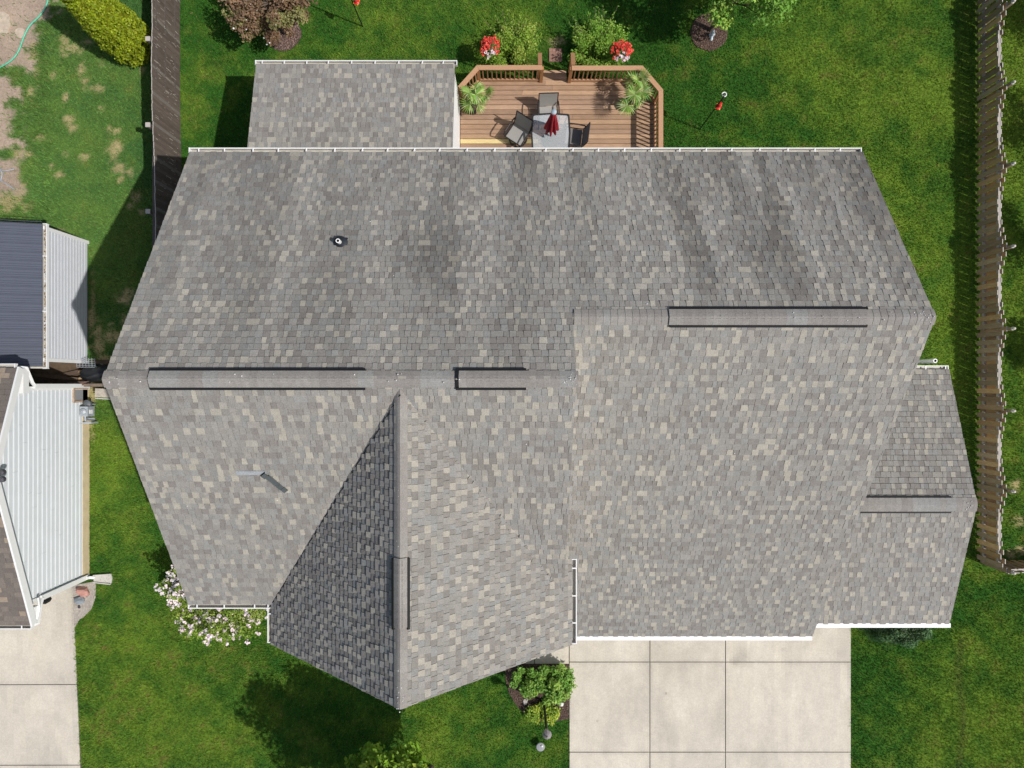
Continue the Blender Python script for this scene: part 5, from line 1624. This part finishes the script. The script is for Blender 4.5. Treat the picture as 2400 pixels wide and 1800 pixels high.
# ------------------------------------------------------------------ YARD OBJECTS
def feeder(label, hlabel, base, top, fz, frac, ring, seed):
    base = Vector((*base, 0)); top = Vector(top)
    k = thing('feeder_pole', hlabel, 'garden hook', base, 0, 'thin garden poles on the back lawn')
    b = MB(); d = (top - base)
    b.tube([base, base + Vector((0, 0, top.z * .5)), Vector((base.x, base.y, top.z))] + [Vector((base.x + (top.x - base.x) * s_, base.y + (top.y - base.y) * s_, top.z + .12 * math.sin(math.pi * s_))) for s_ in (.3, .6, 1.0)], .02, 6); b.build('pole', M_iron, k)
    if ring:
        b = MB(); c = Vector((top.x, top.y, top.z + .02)); b.tube([c + Vector((.06 * math.cos(t), .06 * math.sin(t), 0)) for t in np.linspace(0, 2 * math.pi, 21)], .014, 6, cap=False); b.build('white_ring', M_pvc, k)
    f = Vector(frac)
    t = thing('bird_feeder', label, 'bird feeder', f, 0, 'red feeders on poles')
    b = MB(); b.lathe(f, [(.035, -.06), (.085, -.05), (.09, -.02), (.05, 0)], n=14); b.build('tray', M_redpl, t)
    b = MB(); b.lathe(f, [(.04, .0), (.05, .06), (.045, .14), (.02, .17)], n=12); b.build('bottle', mat('pale_red_glass', (.55, .08, .06), rough=.2), t)
    b = MB(); b.lathe(f + Vector((0, 0, .17)), [(.05, 0), (.055, .02), (.02, .04)], n=12); b.build('lid', M_redpl, t)
    for q in range(4):
        a = q * math.pi / 2 + .4
        b = MB(); b.lathe(f + Vector((.085 * math.cos(a), .085 * math.sin(a), -.03)), [(.02, -.008), (.024, .0), (.012, .012)], n=7); b.build('feeding_port', mat('yellow_plastic', (.6, .35, .03), rough=.4), t)
    b = MB(); b.tube([f + Vector((0, 0, .2)), Vector((f.x, f.y, top.z))], .005, 4); b.build('hanger_wire', M_iron, t)
q = G(1640, 303); z_ = 2.35
feeder('red bird feeder hanging on a pole in the open east lawn', 'thin black pole with a white ring in the open east lawn', q, tuple(P(1697, 222, z_ + .05)), 0, tuple(P(1684, 249, 1.75)), True, 1)
q = G(850, 62); tpz = 2.4
feeder('red bird feeder at the top edge near the purple leaf tree', 'thin black pole standing behind the sunroom', q, (q[0] + .12, q[1] + .1, tpz), 0, tuple(P(835, 3, 1.7)), False, 2)

lp = thing('lamp_post', 'black yard lamp post with grey lantern head beside the driveway', 'lamp post', (*G(1274, 1640), 0))
lx, ly = G(1274, 1640)
b = MB(); b.tube([(lx, ly, 0), (lx, ly, 1.95)], .038, 10); b.lathe((lx, ly, 0), [(.07, 0), (.07, .12), (.04, .16)], n=12); b.build('post', M_iron, lp)
b = MB(); b.lathe((lx, ly, 1.95), [(.06, 0), (.07, .03), (.12, .22), (.125, .24)], n=8); b.build('lantern_glass', M_lampglass, lp)
b = MB(); b.lathe((lx, ly, 2.19), [(.135, 0), (.13, .02), (.07, .09), (.03, .12), (.012, .17)], n=8); b.build('lantern_roof', mat('pewter_roof', (.24, .22, .22), rough=.4, var=.1), lp)
b = MB()
for q in range(8):
    a = 2 * math.pi * q / 8; b.tube([(lx + .062 * math.cos(a), ly + .062 * math.sin(a), 1.95), (lx + .127 * math.cos(a), ly + .127 * math.sin(a), 2.19)], .006, 4)
b.build('lantern_frame', M_iron, lp)

g0 = P(1266, 1742)
og = thing('lawn_ornament', 'round grey disc with a white ball, on the lawn south of the lamp post', 'garden ornament', g0)
b = MB(); b.tube([g0 + Vector((.01, -.15, 0)), g0 + Vector((0, -.05, .22))], .012, 5); b.build('stake', M_galv, og)
b = MB(); b.lathe(g0 + Vector((0, 0, .22)), [(.125, 0), (.135, .012), (.12, .03), (.05, .04)], n=24); b.build('disc', M_plate, og)
b = MB(); b.lathe(g0 + Vector((.045, .05, .255)), [(.015, -.02), (.032, -.008), (.036, .012), (.026, .036), (.008, .044)], n=14); b.build('ball', M_white, og, smooth=True)

s0 = P(1666, 86)
stt = thing('garden_statue', 'small pale blue garden figure on the round mulch ring', 'statue', s0)
b = MB(); b.lathe(s0, [(.075, 0), (.07, .05), (.055, .12), (.07, .19), (.045, .24), (.05, .29), (.035, .33), (.01, .35)], n=12, jit=.08); b.build('body', M_statue, stt, smooth=True)
b = MB(); b.lathe(s0 + Vector((.0, -.10, 0)), [(.05, 0), (.055, .06), (.03, .11), (.01, .13)], n=10, jit=.1); b.build('feet', M_statue, stt, smooth=True)
b = MB(); b.lathe(s0 + Vector((-.07, 0, .12)), [(.015, -.05), (.025, 0), (.015, .06)], n=7); b.lathe(s0 + Vector((.07, 0, .12)), [(.015, -.05), (.025, 0), (.015, .06)], n=7); b.build('arms', M_statue, stt)

hp = [P(x, y, .03) for x, y in ((-30, 175), (0, 158), (28, 140), (44, 118), (56, 86), (70, 60), (92, 38), (108, 14), (117, -20))]
def smooth_path(pts, k=6):
    out = []
    for i in range(len(pts) - 1):
        a = pts[max(i - 1, 0)]; b_ = pts[i]; c = pts[i + 1]; d = pts[min(i + 2, len(pts) - 1)]
        for j in range(k):
            t = j / k
            out.append(.5 * ((2 * b_) + (c - a) * t + (2 * a - 5 * b_ + 4 * c - d) * t * t + (3 * b_ - a - 3 * c + d) * t ** 3))
    return out + [pts[-1]]
b = MB(); b.tube(smooth_path(hp), .022, 7)
tag(b.build('garden_hose', M_hose, smooth=True), 'mint green garden hose curving over the bare dirt', 'hose')
for (pts_, lab) in ((((12, 520), (6, 402), (2, 398)), ''),):
    pass
b = MB()
b.tube(smooth_path([P(-6, 392, .06), P(10, 400, .1), P(34, 396, .05)]), .02, 5); b.tube(smooth_path([P(2, 424, .05), P(5, 405, .1), P(-4, 395, .1)]), .02, 5)
b.tube(smooth_path([P(-5, 420, .05), P(14, 430, .08), P(34, 444, .03)]), .018, 5)
tag(b.build('bent_rod', M_galv), 'grey bent rods lying on the dirt at the left edge', 'metal rod')
for i, (x, y, w, h, a) in enumerate(((6, 55, .55, .75, .15), (48, 78, .32, .34, .5))):
    p = P(x, y); b = MB()
    ax = Vector((math.cos(a), math.sin(a), 0)); ay = Vector((-ax.y, ax.x, 0))
    out = [p + ax * w / 2 * math.cos(t) * (1 + .15 * math.sin(3 * t + i)) + ay * h / 2 * math.sin(t) for t in np.linspace(0, 2 * math.pi, 10, endpoint=False)]
    b.prism([(q.x, q.y) for q in out], -.02, .03, col=(.47, .39, .30))
    tag(b.build('stepping_stone', M_rock), ('large flat tan stone in the dirt at the left edge', 'small flat tan stone beside the green hose')[i], 'stone')
